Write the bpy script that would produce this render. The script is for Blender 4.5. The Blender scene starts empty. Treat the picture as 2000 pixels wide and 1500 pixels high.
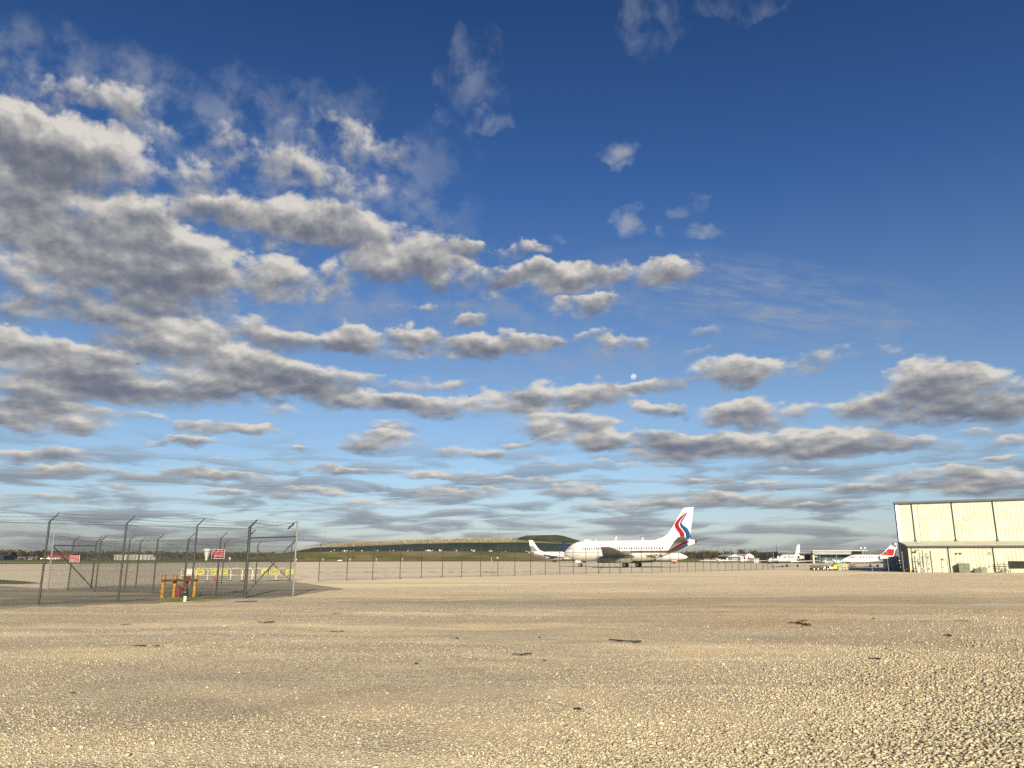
import bpy, bmesh, math, random
import numpy as np
from mathutils import Vector, Matrix

random.seed(7); rng = np.random.default_rng(11)
S = bpy.context.scene
COL = S.collection
R = math.radians
PI = math.pi

# ------------------------------------------------------------------ camera
CAM_H, F_PX = 1.75, 1480.0
PITCH = math.atan((1089.0 - 750.0) / F_PX)
cam_data = bpy.data.cameras.new('camera'); cam = bpy.data.objects.new('camera', cam_data)
COL.objects.link(cam); S.camera = cam
cam_data.sensor_width = 36.0; cam_data.lens = 36.0 * F_PX / 2000.0
cam_data.clip_start = 0.1; cam_data.clip_end = 30000
cam.location = (0, 0, CAM_H); cam.rotation_euler = (PI / 2 + PITCH, 0, 0)

# ------------------------------------------------------------------ view, sun and sky
S.view_settings.view_transform = 'Standard'; S.view_settings.look = 'None'
S.view_settings.exposure = 0.86; S.view_settings.gamma = 1.0
S.cycles.max_bounces = 5; S.cycles.diffuse_bounces = 2; S.cycles.glossy_bounces = 2
S.cycles.use_denoising = False
SUN_EL = R(22); SUN_AZ = R(180 - 7)          # clockwise from +Y (the way the camera looks)
SUN_DIR = Vector((math.sin(SUN_AZ) * math.cos(SUN_EL), math.cos(SUN_AZ) * math.cos(SUN_EL), math.sin(SUN_EL)))
sun_data = bpy.data.lights.new('sun', 'SUN'); sun = bpy.data.objects.new('sun', sun_data); COL.objects.link(sun)
sun_data.energy = 5.0; sun_data.angle = R(0.5); sun_data.color = (1.0, 0.88, 0.665)
sun.rotation_euler = SUN_DIR.to_track_quat('Z', 'Y').to_euler()


def ray(px, py):
    """Direction through a point of the 2000 x 1500 frame: used once, to find out where things stand."""
    u, v = px - 1000.0, 750.0 - py
    return Vector((u, F_PX * math.cos(PITCH) - v * math.sin(PITCH), F_PX * math.sin(PITCH) + v * math.cos(PITCH)))


def gp(px, py, z=0.0):
    d = ray(px, py); t = (z - CAM_H) / d.z
    return Vector((d.x * t, d.y * t, z))


def dp(px, py, dist):
    d = ray(px, py); t = dist / d.y
    return Vector((d.x * t, dist, CAM_H + d.z * t))


class NT:
    """Small helper to write node trees."""
    def __init__(s, tree): s.t = tree; s.n = tree.nodes; s.l = tree.links
    def put(s, sock, v):
        if v is None: return
        if hasattr(v, 'is_output'): s.l.new(v, sock)
        else: sock.default_value = v
    def node(s, typ, **kw):
        n = s.n.new(typ)
        for k, v in kw.items(): setattr(n, k, v)
        return n
    def m(s, op, a, b=None, c=None, clamp=False):
        n = s.n.new('ShaderNodeMath'); n.operation = op; n.use_clamp = clamp
        for i, v in enumerate((a, b, c)): s.put(n.inputs[i], v)
        return n.outputs[0]
    def v(s, op, a, b=None, c=None, out=0):
        n = s.n.new('ShaderNodeVectorMath'); n.operation = op
        for i, x in enumerate((a, b, c)): s.put(n.inputs[i], x)
        return n.outputs['Value'] if op in ('DOT_PRODUCT', 'LENGTH', 'DISTANCE') else n.outputs[0]
    def xyz(s, x, y, z=0.0):
        n = s.n.new('ShaderNodeCombineXYZ')
        for i, q in enumerate((x, y, z)): s.put(n.inputs[i], q)
        return n.outputs[0]
    def sep(s, v):
        n = s.n.new('ShaderNodeSeparateXYZ'); s.put(n.inputs[0], v); return n.outputs
    def noise(s, vec, scale, detail=3, rough=.5, col=False, dist=0.0, lac=2.0, dim='3D'):
        n = s.n.new('ShaderNodeTexNoise'); n.noise_dimensions = dim
        s.put(n.inputs['Vector'], vec)
        n.inputs['Scale'].default_value = scale; n.inputs['Detail'].default_value = detail
        n.inputs['Roughness'].default_value = rough; n.inputs['Distortion'].default_value = dist
        n.inputs['Lacunarity'].default_value = lac
        return n.outputs['Color' if col else 'Fac']
    def vor(s, vec, scale, feature='F1', out='Distance', rand=1.0):
        n = s.n.new('ShaderNodeTexVoronoi'); n.feature = feature
        s.put(n.inputs['Vector'], vec); n.inputs['Scale'].default_value = scale
        n.inputs['Randomness'].default_value = rand
        return n.outputs[out]
    def ramp(s, fac, stops, interp='LINEAR'):
        n = s.n.new('ShaderNodeValToRGB'); cr = n.color_ramp; cr.interpolation = interp
        while len(cr.elements) < len(stops): cr.elements.new(0.5)
        for e, (p, c) in zip(cr.elements, stops):
            e.position = p; e.color = (*c, 1) if len(c) == 3 else c
        s.put(n.inputs[0], fac); return n.outputs[0]
    def ss(s, x, a, b):
        n = s.n.new('ShaderNodeMapRange'); n.interpolation_type = 'SMOOTHSTEP'
        s.put(n.inputs[0], x); s.put(n.inputs[1], a); s.put(n.inputs[2], b)
        return n.outputs[0]
    def lin(s, x, a, b, c=0.0, d=1.0):
        n = s.n.new('ShaderNodeMapRange'); s.put(n.inputs[0], x)
        for i, q in enumerate((a, b, c, d)): s.put(n.inputs[i + 1], q)
        return n.outputs[0]
    def mix(s, f, a, b, blend='MIX'):
        n = s.n.new('ShaderNodeMix'); n.data_type = 'RGBA'; n.blend_type = blend
        s.put(n.inputs['Factor'], f)
        for nm, q in (('A', a), ('B', b)):
            k = [i for i in n.inputs if i.name == nm and i.type == 'RGBA'][0]
            s.put(k, (*q, 1) if isinstance(q, tuple) and len(q) == 3 else q)
        return [o for o in n.outputs if o.type == 'RGBA'][0]


# clouds of the afternoon sky, as directions: (x, y, half width, half height, weight) read off the frame once
CLOUDS = [
 (45,280,190,75,1),(150,310,190,80,.95),(100,420,290,100,1.1),(20,380,150,90,.9),(250,440,130,80,.8),(300,530,220,105,1.2),(90,530,210,85,1),(420,560,150,70,.75),(230,210,150,45,.7),
 (110,190,150,45,.55),(370,340,95,48,.6),(470,290,120,40,.5),(560,330,110,45,.52),(400,410,130,45,.8),(560,430,200,58,.85),(690,465,190,45,.85),(830,495,110,32,.8),(560,535,190,50,.9),
 (700,280,150,56,.5),(640,360,140,50,.55),(600,575,130,30,.6),(770,520,110,38,1),(900,540,130,36,1),(1010,535,90,32,1),(1120,535,120,34,1.05),(1290,535,110,34,1.05),
 (930,492,85,20,.7),(1010,485,70,18,.7),(930,575,60,28,.6),(1150,595,75,24,.8),(800,598,55,20,.75),(1060,560,240,24,.5),
 (50,610,150,32,.75),(190,610,130,34,.8),(45,670,110,44,1),(140,720,230,55,1.1),(330,665,170,55,1.15),(480,640,100,30,.5),(480,735,190,58,1.2),(300,765,200,34,1),(80,760,180,35,.9),(600,742,150,36,1),(560,672,150,32,.9),
 (690,665,80,38,1.05),(810,658,70,30,1.1),(730,685,110,20,.7),(930,675,90,26,1.05),(1030,668,80,28,1),(1120,658,75,24,.95),(1225,668,70,24,.95),(930,632,52,16,.7),(1200,650,40,26,.5),
 (750,785,150,26,1),(880,797,140,30,1),(990,792,120,34,1),(1120,772,150,40,1.15),(800,748,130,17,.75),(1260,752,130,20,.85),(650,770,80,30,.8),
 (1290,798,58,20,1),(1480,808,140,34,1.1),(1480,722,160,34,1),(1430,745,90,20,.85),(1640,692,190,22,.55),(1370,650,60,18,.45),
 (1850,770,220,56,1.2),(1810,738,130,42,.9),(1960,785,120,52,1),(1690,800,90,30,.8),(1770,815,190,28,.7),
 (1080,832,120,22,1),(1180,856,150,28,1.1),(1330,872,150,28,1.1),(1480,870,170,34,1.15),(1620,868,150,30,1.1),(1760,872,110,22,.95),(1900,842,60,12,.7),
 (90,818,170,38,1.15),(270,812,70,14,.7),(450,836,140,17,1),(370,863,65,16,.95),(740,864,90,24,.95),(760,835,60,16,.7),(920,886,90,20,.85),(580,886,52,9,.8),(40,795,140,24,.8),
 (90,890,140,16,.95),(150,920,120,17,.95),(400,930,180,18,.9),(1800,932,130,26,1.05),(1920,945,130,26,1.1),(1720,958,130,14,.9),(1960,890,60,9,.7),
 (1060,900,80,8,.5),(520,905,120,9,.7),(680,918,130,9,.7),(860,930,110,9,.7),(1240,905,120,10,.7),(1000,940,120,10,.75),(1330,935,140,11,.75),(1500,945,150,11,.8),(1560,915,90,8,.6),(220,955,130,10,.75),(470,965,110,9,.7),(760,985,150,10,.7),(1230,985,160,11,.75),(1580,985,130,10,.7),(300,862,50,8,.6),(640,842,50,9,.55),(1010,868,45,9,.6),(1950,860,60,14,.7),(820,735,80,12,.5),(560,800,60,12,.5),(1390,690,70,12,.5),(600,960,120,14,.7),(900,965,140,14,.8),(1120,960,100,18,.7),(1400,975,200,18,.8),(80,975,140,11,.7),
]
WISPS = [(920,135,70,55,.36),(950,225,36,22,.45),(890,238,40,18,.35),(1205,288,45,22,.75),(1225,320,30,14,.4),(1225,430,40,26,.75),(1375,447,36,16,.6),(1080,455,20,8,.5),(1305,450,14,8,.4),
 (1270,30,40,80,.24),(1430,12,90,26,.30),(640,190,80,40,.28),(220,230,280,110,.55),(470,320,280,130,.5),(750,400,200,80,.4),(600,600,300,60,.35),(1000,590,260,50,.35),(1100,700,260,40,.3),(1350,395,30,12,.3),(740,330,200,90,.35),(600,300,200,110,.3)]


def build_world():
    w = bpy.data.worlds.new('World'); S.world = w; w.use_nodes = True
    w.cycles.sampling_method = 'MANUAL'; w.cycles.sample_map_resolution = 256
    t = NT(w.node_tree); t.n.clear()
    out = t.node('ShaderNodeOutputWorld'); bg = t.node('ShaderNodeBackground')
    sky = t.node('ShaderNodeTexSky'); sky.sky_type = 'NISHITA'; sky.sun_disc = False
    sky.sun_elevation = SUN_EL; sky.sun_rotation = SUN_AZ
    sky.air_density = 1.0; sky.dust_density = 0.6; sky.ozone_density = 3.0
    tc = t.node('ShaderNodeTexCoord'); d = tc.outputs['Generated']
    X, Y, Z = t.sep(d)
    el = t.m('MULTIPLY', t.m('ARCSINE', t.m('MINIMUM', t.m('MAXIMUM', Z, -1.0), 1.0)), 180 / PI)
    az = t.m('MULTIPLY', t.m('ARCTAN2', X, Y), 180 / PI)
    sc = t.m('ADD', t.m('MAXIMUM', el, 0.0), 9.0)
    q = t.xyz(t.m('DIVIDE', az, 24.0), t.m('LOGARITHM', sc, math.e), 0.0)
    p = t.xyz(az, el, 0.0)
    qs = t.v('MULTIPLY', q, (0.72, 1.25, 1.0))
    # lumps: the edge of every cloud is carried about by two octave stacks
    big = t.noise(qs, 7.0, 2, .5, col=True); small = t.noise(qs, 26.0, 5, .58, col=True)
    off = t.v('ADD', t.v('MULTIPLY', t.v('SUBTRACT', big, (.5, .5, .5)), (.20, .10, 0)), t.v('MULTIPLY', t.v('SUBTRACT', small, (.5, .5, .5)), (.085, .05, 0)))
    scl = t.node('ShaderNodeVectorMath'); scl.operation = 'SCALE'; t.put(scl.inputs[0], off); t.put(scl.inputs['Scale'], sc)
    pw = t.v('ADD', p, scl.outputs[0])
    acc = None
    for (cx, cy, rx, ry, wt) in CLOUDS:
        c = ray(cx, cy).normalized(); e = ray(cx, cy - 40).normalized(); f = ray(cx + 40, cy).normalized()
        caz, cel = math.degrees(math.atan2(c.x, c.y)), math.degrees(math.asin(c.z))
        deg_y = abs(math.degrees(math.asin(e.z)) - cel) / 40; deg_x = abs(math.degrees(math.atan2(f.x, f.y)) - caz) / 40
        ax, ay = 1 / (rx * deg_x * 1.08), 1 / (ry * deg_y * 1.12)
        V = t.v('MULTIPLY_ADD', pw, (ax, ay, 0), (-caz * ax, -cel * ay, 0))
        g = t.m('MAXIMUM', t.m('SUBTRACT', 1.0, t.v('DOT_PRODUCT', V, V)), 0.0)
        yl = t.v('DOT_PRODUCT', V, (0, 1.0, 0))
        gw = t.m('MULTIPLY', g, wt)
        g3 = t.m('MULTIPLY', t.m('MULTIPLY', gw, gw), gw)
        w3 = t.xyz(t.m('MULTIPLY', g3, yl), g3, gw)
        acc = w3 if acc is None else t.v('ADD', acc, w3)
    hy, den3, tot = t.sep(acc)
    cov = t.m('POWER', den3, 1 / 3)
    h = t.m('DIVIDE', hy, t.m('MAXIMUM', den3, 0.004))
    covs = t.m('ADD', t.m('MULTIPLY', cov, .8), t.m('MULTIPLY', t.m('MINIMUM', tot, 1.3), .2))
    # fine body noise, and the same a little higher up: their difference is the light on the lumps
    n0 = t.noise(qs, 12.0, 9, .60)
    m0 = t.noise(qs, 12.0, 5, .55); m1 = t.noise(t.v('ADD', qs, (.006, .026, 0)), 12.0, 5, .55)
    den = t.m('ADD', covs, t.m('MULTIPLY', t.m('SUBTRACT', n0, .5), 2.0))
    den = t.m('SUBTRACT', den, t.m('MULTIPLY', t.ss(t.noise(t.v('ADD', qs, (3.1, 0, 1.7)), 6.0, 5, .6), .50, .70), .50))
    a1 = t.m('MULTIPLY', t.ss(den, .08, t.m('SUBTRACT', 1.02, t.m('MULTIPLY', t.ss(h, -.1, .7), .40))), t.ss(cov, -.05, .52))
    relief = t.m('MULTIPLY', t.m('SUBTRACT', m0, m1), 1.9)
    # thick middles and undersides are grey, tops and rims bright
    lit = t.m('ADD', t.m('ADD', .62, t.m('MULTIPLY', h, .58)), relief)
    lit = t.m('SUBTRACT', lit, t.m('MULTIPLY', t.ss(den, .35, 1.4), .27))
    lit = t.m('ADD', lit, .06)
    lit = t.m('SUBTRACT', lit, t.m('MULTIPLY', t.ss(tot, 1.0, 2.2), .20))
    lit = t.m('ADD', lit, t.m('MULTIPLY', t.m('SUBTRACT', t.noise(qs, 4.2, 3, .5), .5), .9))
    # streaks towards the horizon
    pb = t.v('MULTIPLY', p, (.16, 1.25, 0))
    s0 = t.noise(pb, 1.0, 6, .56, dist=.5); s1 = t.noise(t.v('ADD', pb, (0, .26, 0)), 1.0, 6, .56, dist=.5)
    band = t.m('MULTIPLY', t.ss(el, 10, 4.5), t.ss(el, -1.5, .8))
    a2 = t.m('MULTIPLY', t.m('MULTIPLY', t.ss(s0, .42, .60), band), .80)
    lit2 = t.m('ADD', .34, t.m('MULTIPLY', t.m('SUBTRACT', s0, s1), 2.6))
    # thin high wisps
    wsp = None
    for (cx, cy, rx, ry, wt) in WISPS:
        c = ray(cx, cy).normalized(); caz, cel = math.degrees(math.atan2(c.x, c.y)), math.degrees(math.asin(c.z))
        k = math.degrees(1 / F_PX); ax, ay = 1 / (rx * k * 1.25), 1 / (ry * k * 1.25)
        V = t.v('MULTIPLY_ADD', pw, (ax, ay, 0), (-caz * ax, -cel * ay, 0))
        g = t.m('MULTIPLY', t.m('MAXIMUM', t.m('SUBTRACT', 1.0, t.v('DOT_PRODUCT', V, V)), 0.0), wt)
        wsp = g if wsp is None else t.m('MAXIMUM', wsp, g)
    a3 = t.m('MULTIPLY', t.m('MULTIPLY', wsp, 1.3), t.ss(n0, .36, .66))
    # one broad feathery cirrus field
    c = ray(1480, 590).normalized(); caz, cel = math.degrees(math.atan2(c.x, c.y)), math.degrees(math.asin(c.z))
    rot = t.node('ShaderNodeMapping'); rot.vector_type = 'TEXTURE'
    t.put(rot.inputs['Vector'], p); rot.inputs['Location'].default_value = (caz, cel, 0); rot.inputs['Rotation'].default_value = (0, 0, R(-14)); rot.inputs['Scale'].default_value = (15, 3.6, 1)
    g = t.m('SUBTRACT', 1.0, t.v('DOT_PRODUCT', rot.outputs[0], rot.outputs[0]), clamp=True)
    ci = t.noise(t.v('MULTIPLY', rot.outputs[0], (1.5, 2.2, 1)), 1.5, 10, .72, dist=.35)
    a4 = t.m('MULTIPLY', t.m('MULTIPLY', g, t.m('MULTIPLY', t.ss(ci, .36, .72), t.ss(n0, .26, .56))), .9)
    # colours
    skyc = t.mix(1.0, sky.outputs[0], t.ramp(t.lin(el, 0, 45), SKY_TINT), 'MULTIPLY')
    col = t.mix(a4, skyc, WISP_COL)
    col = t.mix(a3, col, WISP_COL)
    col = t.mix(a2, col, t.ramp(lit2, CLOUD_LOW))
    col = t.mix(t.m('MULTIPLY', a1, .97), col, t.ramp(lit, CLOUD_TONES))
    t.put(bg.inputs['Color'], col); bg.inputs['Strength'].default_value = 0.0565
    t.l.new(bg.outputs[0], out.inputs[0])


SKY_TINT = [(0, (.88, .89, 1.10)), (.12, (.92, .95, 1.06)), (.26, (.86, .90, .98)), (.6, (.37, .59, .90)), (1, (.20, .38, .63))]
CLOUD_TONES = [(.0, (1.5, 1.65, 2.1)), (.25, (2.15, 2.25, 2.6)), (.5, (3.25, 3.28, 3.4)), (.75, (4.8, 4.68, 4.5)), (1, (6.9, 6.55, 6.0))]
CLOUD_LOW = [(.0, (1.6, 1.9, 2.5)), (.4, (2.2, 2.4, 2.85)), (.8, (3.8, 3.75, 3.7)), (1, (4.8, 4.5, 4.2))]
WISP_COL = (3.2, 3.6, 4.4)
build_world()


# ------------------------------------------------------------------ helpers
def mat(name, base, rough=.6, metal=0.0, var=.0, vscale=3.0, bump=0.0, bscale=40.0, spec=.5, tint=None, coat=0.0):
    m = bpy.data.materials.new(name); m.use_nodes = True
    t = NT(m.node_tree); b = t.n['Principled BSDF']
    b.inputs['Roughness'].default_value = rough; b.inputs['Metallic'].default_value = metal
    b.inputs['Specular IOR Level'].default_value = spec
    if coat: b.inputs['Coat Weight'].default_value = coat
    tc = t.node('ShaderNodeTexCoord').outputs['Object']
    if var or tint:
        n = t.noise(tc, vscale, 5, .6)
        c2 = tint if tint else tuple(max(0, x * (1 - var)) for x in base)
        c1 = base if tint else tuple(min(1, x * (1 + var * .6)) for x in base)
        t.put(b.inputs['Base Color'], t.ramp(n, [(.35, c2), (.62, c1)]))
    else:
        b.inputs['Base Color'].default_value = (*base, 1)
    if bump:
        bn = t.node('ShaderNodeBump'); bn.inputs['Strength'].default_value = bump; bn.inputs['Distance'].default_value = .02
        t.put(bn.inputs['Height'], t.noise(tc, bscale, 4, .6)); t.put(b.inputs['Normal'], bn.outputs[0])
    return m


class MB:
    """Collects shapes into one mesh."""
    def __init__(s): s.v = []; s.f = []
    def add(s, vs, fs):
        o = len(s.v); s.v += [tuple(x) for x in vs]; s.f += [tuple(i + o for i in f) for f in fs]; return s
    def box(s, c, d, rz=0.0, M=None):
        x, y, z = d[0] / 2, d[1] / 2, d[2] / 2
        vs = [Vector((a * x, b * y, e * z)) for e in (-1, 1) for b in (-1, 1) for a in (-1, 1)]
        if M is not None: vs = [M @ q for q in vs]
        if rz:
            k = Matrix.Rotation(rz, 3, 'Z'); vs = [k @ q for q in vs]
        c = Vector(c)
        return s.add([q + c for q in vs], [(0, 2, 3, 1), (4, 5, 7, 6), (0, 1, 5, 4), (2, 6, 7, 3), (0, 4, 6, 2), (1, 3, 7, 5)])
    def tube(s, p0, p1, r0, r1=None, n=8, cap=True):
        return s.path([p0, p1], [r0, r0 if r1 is None else r1], n, cap)
    def path(s, pts, r, n=8, cap=True):
        pts = [Vector(p) for p in pts]; rs = r if isinstance(r, (list, tuple)) else [r] * len(pts)
        rings = []
        for i, p in enumerate(pts):
            d = (pts[min(i + 1, len(pts) - 1)] - pts[max(i - 1, 0)])
            d = d.normalized() if d.length > 1e-9 else Vector((0, 0, 1))
            a = d.cross(Vector((0, 0, 1)) if abs(d.z) < .95 else Vector((1, 0, 0))).normalized(); b = d.cross(a)
            rings.append([p + (a * math.cos(2 * PI * k / n) + b * math.sin(2 * PI * k / n)) * rs[i] for k in range(n)])
        return s.loft(rings, cap)
    def loft(s, rings, cap=True, close=True):
        n = len(rings[0]); vs = [q for g in rings for q in g]; fs = []
        for i in range(len(rings) - 1):
            for k in range(n if close else n - 1):
                k2 = (k + 1) % n
                fs.append((i * n + k, i * n + k2, (i + 1) * n + k2, (i + 1) * n + k))
        if cap: fs += [tuple(range(n - 1, -1, -1)), tuple((len(rings) - 1) * n + k for k in range(n))]
        return s.add(vs, fs)
    def lathe(s, prof, o=(0, 0, 0), axis='z', n=16, cap=True):
        rings = []
        for (h, r) in prof:
            g = []
            for k in range(n):
                a = 2 * PI * k / n; c, e = math.cos(a) * r, math.sin(a) * r
                q = {'z': (c, e, h), 'x': (h, c, e), 'y': (e, h, c)}[axis]
                g.append((q[0] + o[0], q[1] + o[1], q[2] + o[2]))
            rings.append(g)
        return s.loft(rings, cap)
    def poly(s, outline, fn, t0, t1):
        """2-D outline given thickness: fn(a, b, t) makes the 3-D point."""
        n = len(outline)
        vs = [fn(a, b, t0) for a, b in outline] + [fn(a, b, t1) for a, b in outline]
        fs = [tuple(range(n - 1, -1, -1)), tuple(range(n, 2 * n))] + [(i, (i + 1) % n, n + (i + 1) % n, n + i) for i in range(n)]
        return s.add(vs, fs)
    def mesh(s, name):
        me = bpy.data.meshes.new(name); me.from_pydata([tuple(q) for q in s.v], [], s.f)
        bm = bmesh.new(); bm.from_mesh(me); bmesh.ops.recalc_face_normals(bm, faces=bm.faces); bm.to_mesh(me); bm.free()
        me.update(); return me


def obj(name, mb, m, parent=None, smooth=False, label=None, loc=None):
    me = mb.mesh(name) if isinstance(mb, MB) else mb
    o = bpy.data.objects.new(name, me); COL.objects.link(o)
    if m is not None and not me.materials: me.materials.append(m)
    if smooth:
        me.polygons.foreach_set('use_smooth', [True] * len(me.polygons))
        try: me.set_sharp_from_angle(angle=R(40))
        except Exception: pass
    if parent is not None: o.parent = parent
    if label: o['label'] = label
    if loc is not None: o.location = loc
    return o


def tag(o, label, cat, group=None, kind=None):
    o['label'] = label; o['category'] = cat
    if group: o['group'] = group
    if kind: o['kind'] = kind
    return o


def thing(name, label, cat, loc=(0, 0, 0), rz=0.0, group=None, scale=1.0):
    o = bpy.data.objects.new(name, None); COL.objects.link(o); o.empty_display_size = .3
    o.location = loc; o.rotation_euler = (0, 0, rz); o.scale = (scale,) * 3
    return tag(o, label, cat, group)


def kids(o): return [c for c in S.objects if c.parent == o]


def dup(root, loc, rz, label, group=None):
    """A copy of a thing with copies of its parts and their sub-parts."""
    r = root.copy(); COL.objects.link(r); r.location = loc; r.rotation_euler = (0, 0, rz); r['label'] = label
    if group: r['group'] = group
    for ch in kids(root):
        c = ch.copy(); COL.objects.link(c); c.parent = r
        for g in kids(ch):
            d = g.copy(); COL.objects.link(d); d.parent = c
    return r


def struct(name, mb, m, kind='structure'):
    o = obj(name, mb, m); o['kind'] = kind; return o


_txt = {}
def text_mb(body, size, bold=0.0):
    """The outlines of a line of lettering as flat faces in the x-z plane, starting at the origin."""
    cu = bpy.data.curves.new('lettering', 'FONT'); cu.body = body; cu.size = size; cu.offset = bold; cu.resolution_u = 2
    cu.align_x = 'CENTER'; cu.align_y = 'CENTER'
    o = bpy.data.objects.new('lettering', cu); COL.objects.link(o)
    dg = bpy.context.evaluated_depsgraph_get(); dg.update()
    me = o.evaluated_get(dg).to_mesh()
    mb = MB(); mb.add([(v.co.x, 0, v.co.y) for v in me.vertices], [tuple(p.vertices) for p in me.polygons])
    bpy.data.objects.remove(o); bpy.data.curves.remove(cu)
    return mb


# ------------------------------------------------------------------ materials
M = {}
M['galv'] = mat('galvanised_steel', (.30, .31, .30), .45, .7, .25, 6)
M['galv_light'] = mat('bright_galvanised_steel', (.20, .20, .19), .5, .3, .15, 6)
M['post'] = mat('weathered_post_steel', (.034, .042, .038), .6, .3, .3, 6)
M['wire'] = mat('fence_wire', (.06, .07, .066), .6, .4)
M['white'] = mat('white_aircraft_paint', (.70, .70, .665), .28, 0, .05, 1.2, coat=.3)
M['white_dirty'] = mat('grimy_white_paint', (.70, .68, .62), .4, 0, .14, .9)
M['grey_paint'] = mat('grey_wing_paint', (.17, .18, .185), .4, .1, .15, 1.5)
M['dark_metal'] = mat('dark_bare_metal', (.06, .06, .06), .5, .5, .3, 2)
M['bare_metal'] = mat('bare_aluminium', (.50, .49, .46), .38, .8, .3, 3)
M['tyre'] = mat('tyre_rubber', (.012, .012, .013), .85)
M['red_paint'] = mat('red_paint', (.30, .010, .018), .4, 0, .1, 3)
M['red_cover'] = mat('red_canvas_cover', (.50, .03, .03), .8, 0, .15, 3)
M['blue_paint'] = mat('blue_paint', (.016, .075, .19), .35, 0, .08, 3)
M['navy_paint'] = mat('navy_paint', (.008, .016, .075), .4, 0, .2, 2)
M['magenta'] = mat('faded_magenta_paint', (.24, .03, .07), .45, 0, .3, 4)
M['window_cover'] = mat('pale_window_cover', (.42, .42, .41), .5)
M['glass'] = mat('dark_window_glass', (.012, .014, .018), .12)
M['window'] = mat('cabin_window', (.05, .05, .055), .2, 0, .5, 1.3)
M['black'] = mat('black_lettering', (.012, .012, .012), .6)
M['cream'] = mat('cream_steel_cladding', (.41, .40, .30), .5, 0, .13, .7)
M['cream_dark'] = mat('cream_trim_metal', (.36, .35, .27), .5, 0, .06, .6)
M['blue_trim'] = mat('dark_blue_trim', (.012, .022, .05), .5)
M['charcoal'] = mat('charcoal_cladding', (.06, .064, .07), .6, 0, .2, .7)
M['yellow'] = mat('yellow_paint', (.72, .47, .02), .5, 0, .25, 5)
M['sign_yellow'] = mat('bright_yellow_board', (.50, .46, .06), .5, 0, .2, 5)
M['pale_yellow'] = mat('faded_yellow_tube', (.66, .62, .42), .5, 0, .2, 5)
M['yellow_rust'] = mat('chipped_yellow_paint', (.50, .27, .03), .65, 0, 0, 7, tint=(.20, .07, .015))
M['rust'] = mat('rusty_steel', (.17, .055, .018), .85, .1, 0, 9, .4, 30, tint=(.05, .018, .008))
M['orange'] = mat('orange_cone_plastic', (.55, .10, .03), .5, 0, .2, 8)
M['sign_red'] = mat('red_sign_face', (.30, .014, .02), .5, 0, .1, 4)
M['sign_white'] = mat('white_sign_paint', (.82, .80, .76), .5)
M['twig'] = mat('dark_burnt_wood', (.012, .011, .010), .9, 0, .3, 20)
M['green_box'] = mat('olive_green_enamel', (.085, .10, .055), .5, 0, .2, 3)
M['grey_box'] = mat('grey_green_enamel', (.17, .19, .13), .5, 0, .2, 3)
M['wrap'] = mat('grey_shrink_wrap', (.62, .63, .60), .35, 0, 0, 2.2, .6, 5, tint=(.22, .225, .22))
M['wood'] = mat('pallet_wood', (.23, .17, .10), .8, 0, .3, 5)
M['beige_wall'] = mat('beige_wall_panel', (.44, .42, .34), .7, 0, .1, .2)
M['barn_red'] = mat('brick_red_cladding', (.16, .035, .02), .8, 0, .25, .3)
M['roof_grey'] = mat('grey_roof_metal', (.22, .23, .24), .5, .2, .15, .3)
M['roof_white'] = mat('white_roof_metal', (.38, .39, .39), .5, .1, .1, .3)
M['teal_glass'] = mat('teal_glazing', (.03, .07, .10), .2, 0, .4, .25)
M['teal_pale'] = mat('pale_teal_panel', (.20, .28, .29), .4, 0, .25, .4)
M['bark'] = mat('grey_bark', (.12, .10, .08), .9, 0, .3, 2)
M['plastic_black'] = mat('black_plastic', (.008, .008, .010), .5)
M['white_pvc'] = mat('white_plastic_pipe', (.7, .69, .62), .5)
M['moon'] = bpy.data.materials.new('pale_moon_rock'); M['moon'].use_nodes = True      # seen through the lit air, which adds its own blue
_t = NT(M['moon'].node_tree); _o = _t.n['Material Output']; _t.n.remove(_t.n['Principled BSDF'])
_d, _x, _a = _t.node('ShaderNodeBsdfDiffuse'), _t.node('ShaderNodeBsdfTransparent'), _t.node('ShaderNodeAddShader')
_t.put(_d.inputs['Color'], _t.ramp(_t.noise(_t.node('ShaderNodeTexCoord').outputs['Object'], .03, 4, .6), [(.4, (.06, .06, .06)), (.6, (.13, .13, .125))]))
_t.l.new(_d.outputs[0], _a.inputs[0]); _t.l.new(_x.outputs[0], _a.inputs[1]); _t.l.new(_a.outputs[0], _o.inputs[0])


# ------------------------------------------------------------------ the ground
def gmat(name, build, rough=.95):
    m = bpy.data.materials.new(name); m.use_nodes = True
    t = NT(m.node_tree); b = t.n['Principled BSDF']; b.inputs['Roughness'].default_value = rough
    b.inputs['Specular IOR Level'].default_value = .15
    pos = t.node('ShaderNodeNewGeometry').outputs['Position']
    build(t, b, pos); return m


def set_bump(t, b, h, strength, dist):
    n = t.node('ShaderNodeBump'); n.inputs['Strength'].default_value = strength; n.inputs['Distance'].default_value = dist
    t.put(n.inputs['Height'], h); t.put(b.inputs['Normal'], n.outputs[0])


def m_grass(t, b, pos):
    a = t.noise(t.v('MULTIPLY', pos, (.02, .05, 0)), 1, 6, .6); c = t.noise(pos, 1.2, 5, .7)
    col = t.mix(t.ss(a, .38, .62), (.085, .105, .03), (.17, .15, .065))
    t.put(b.inputs['Base Color'], t.mix(t.ss(c, .35, .7), col, (.05, .075, .02)))


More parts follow.
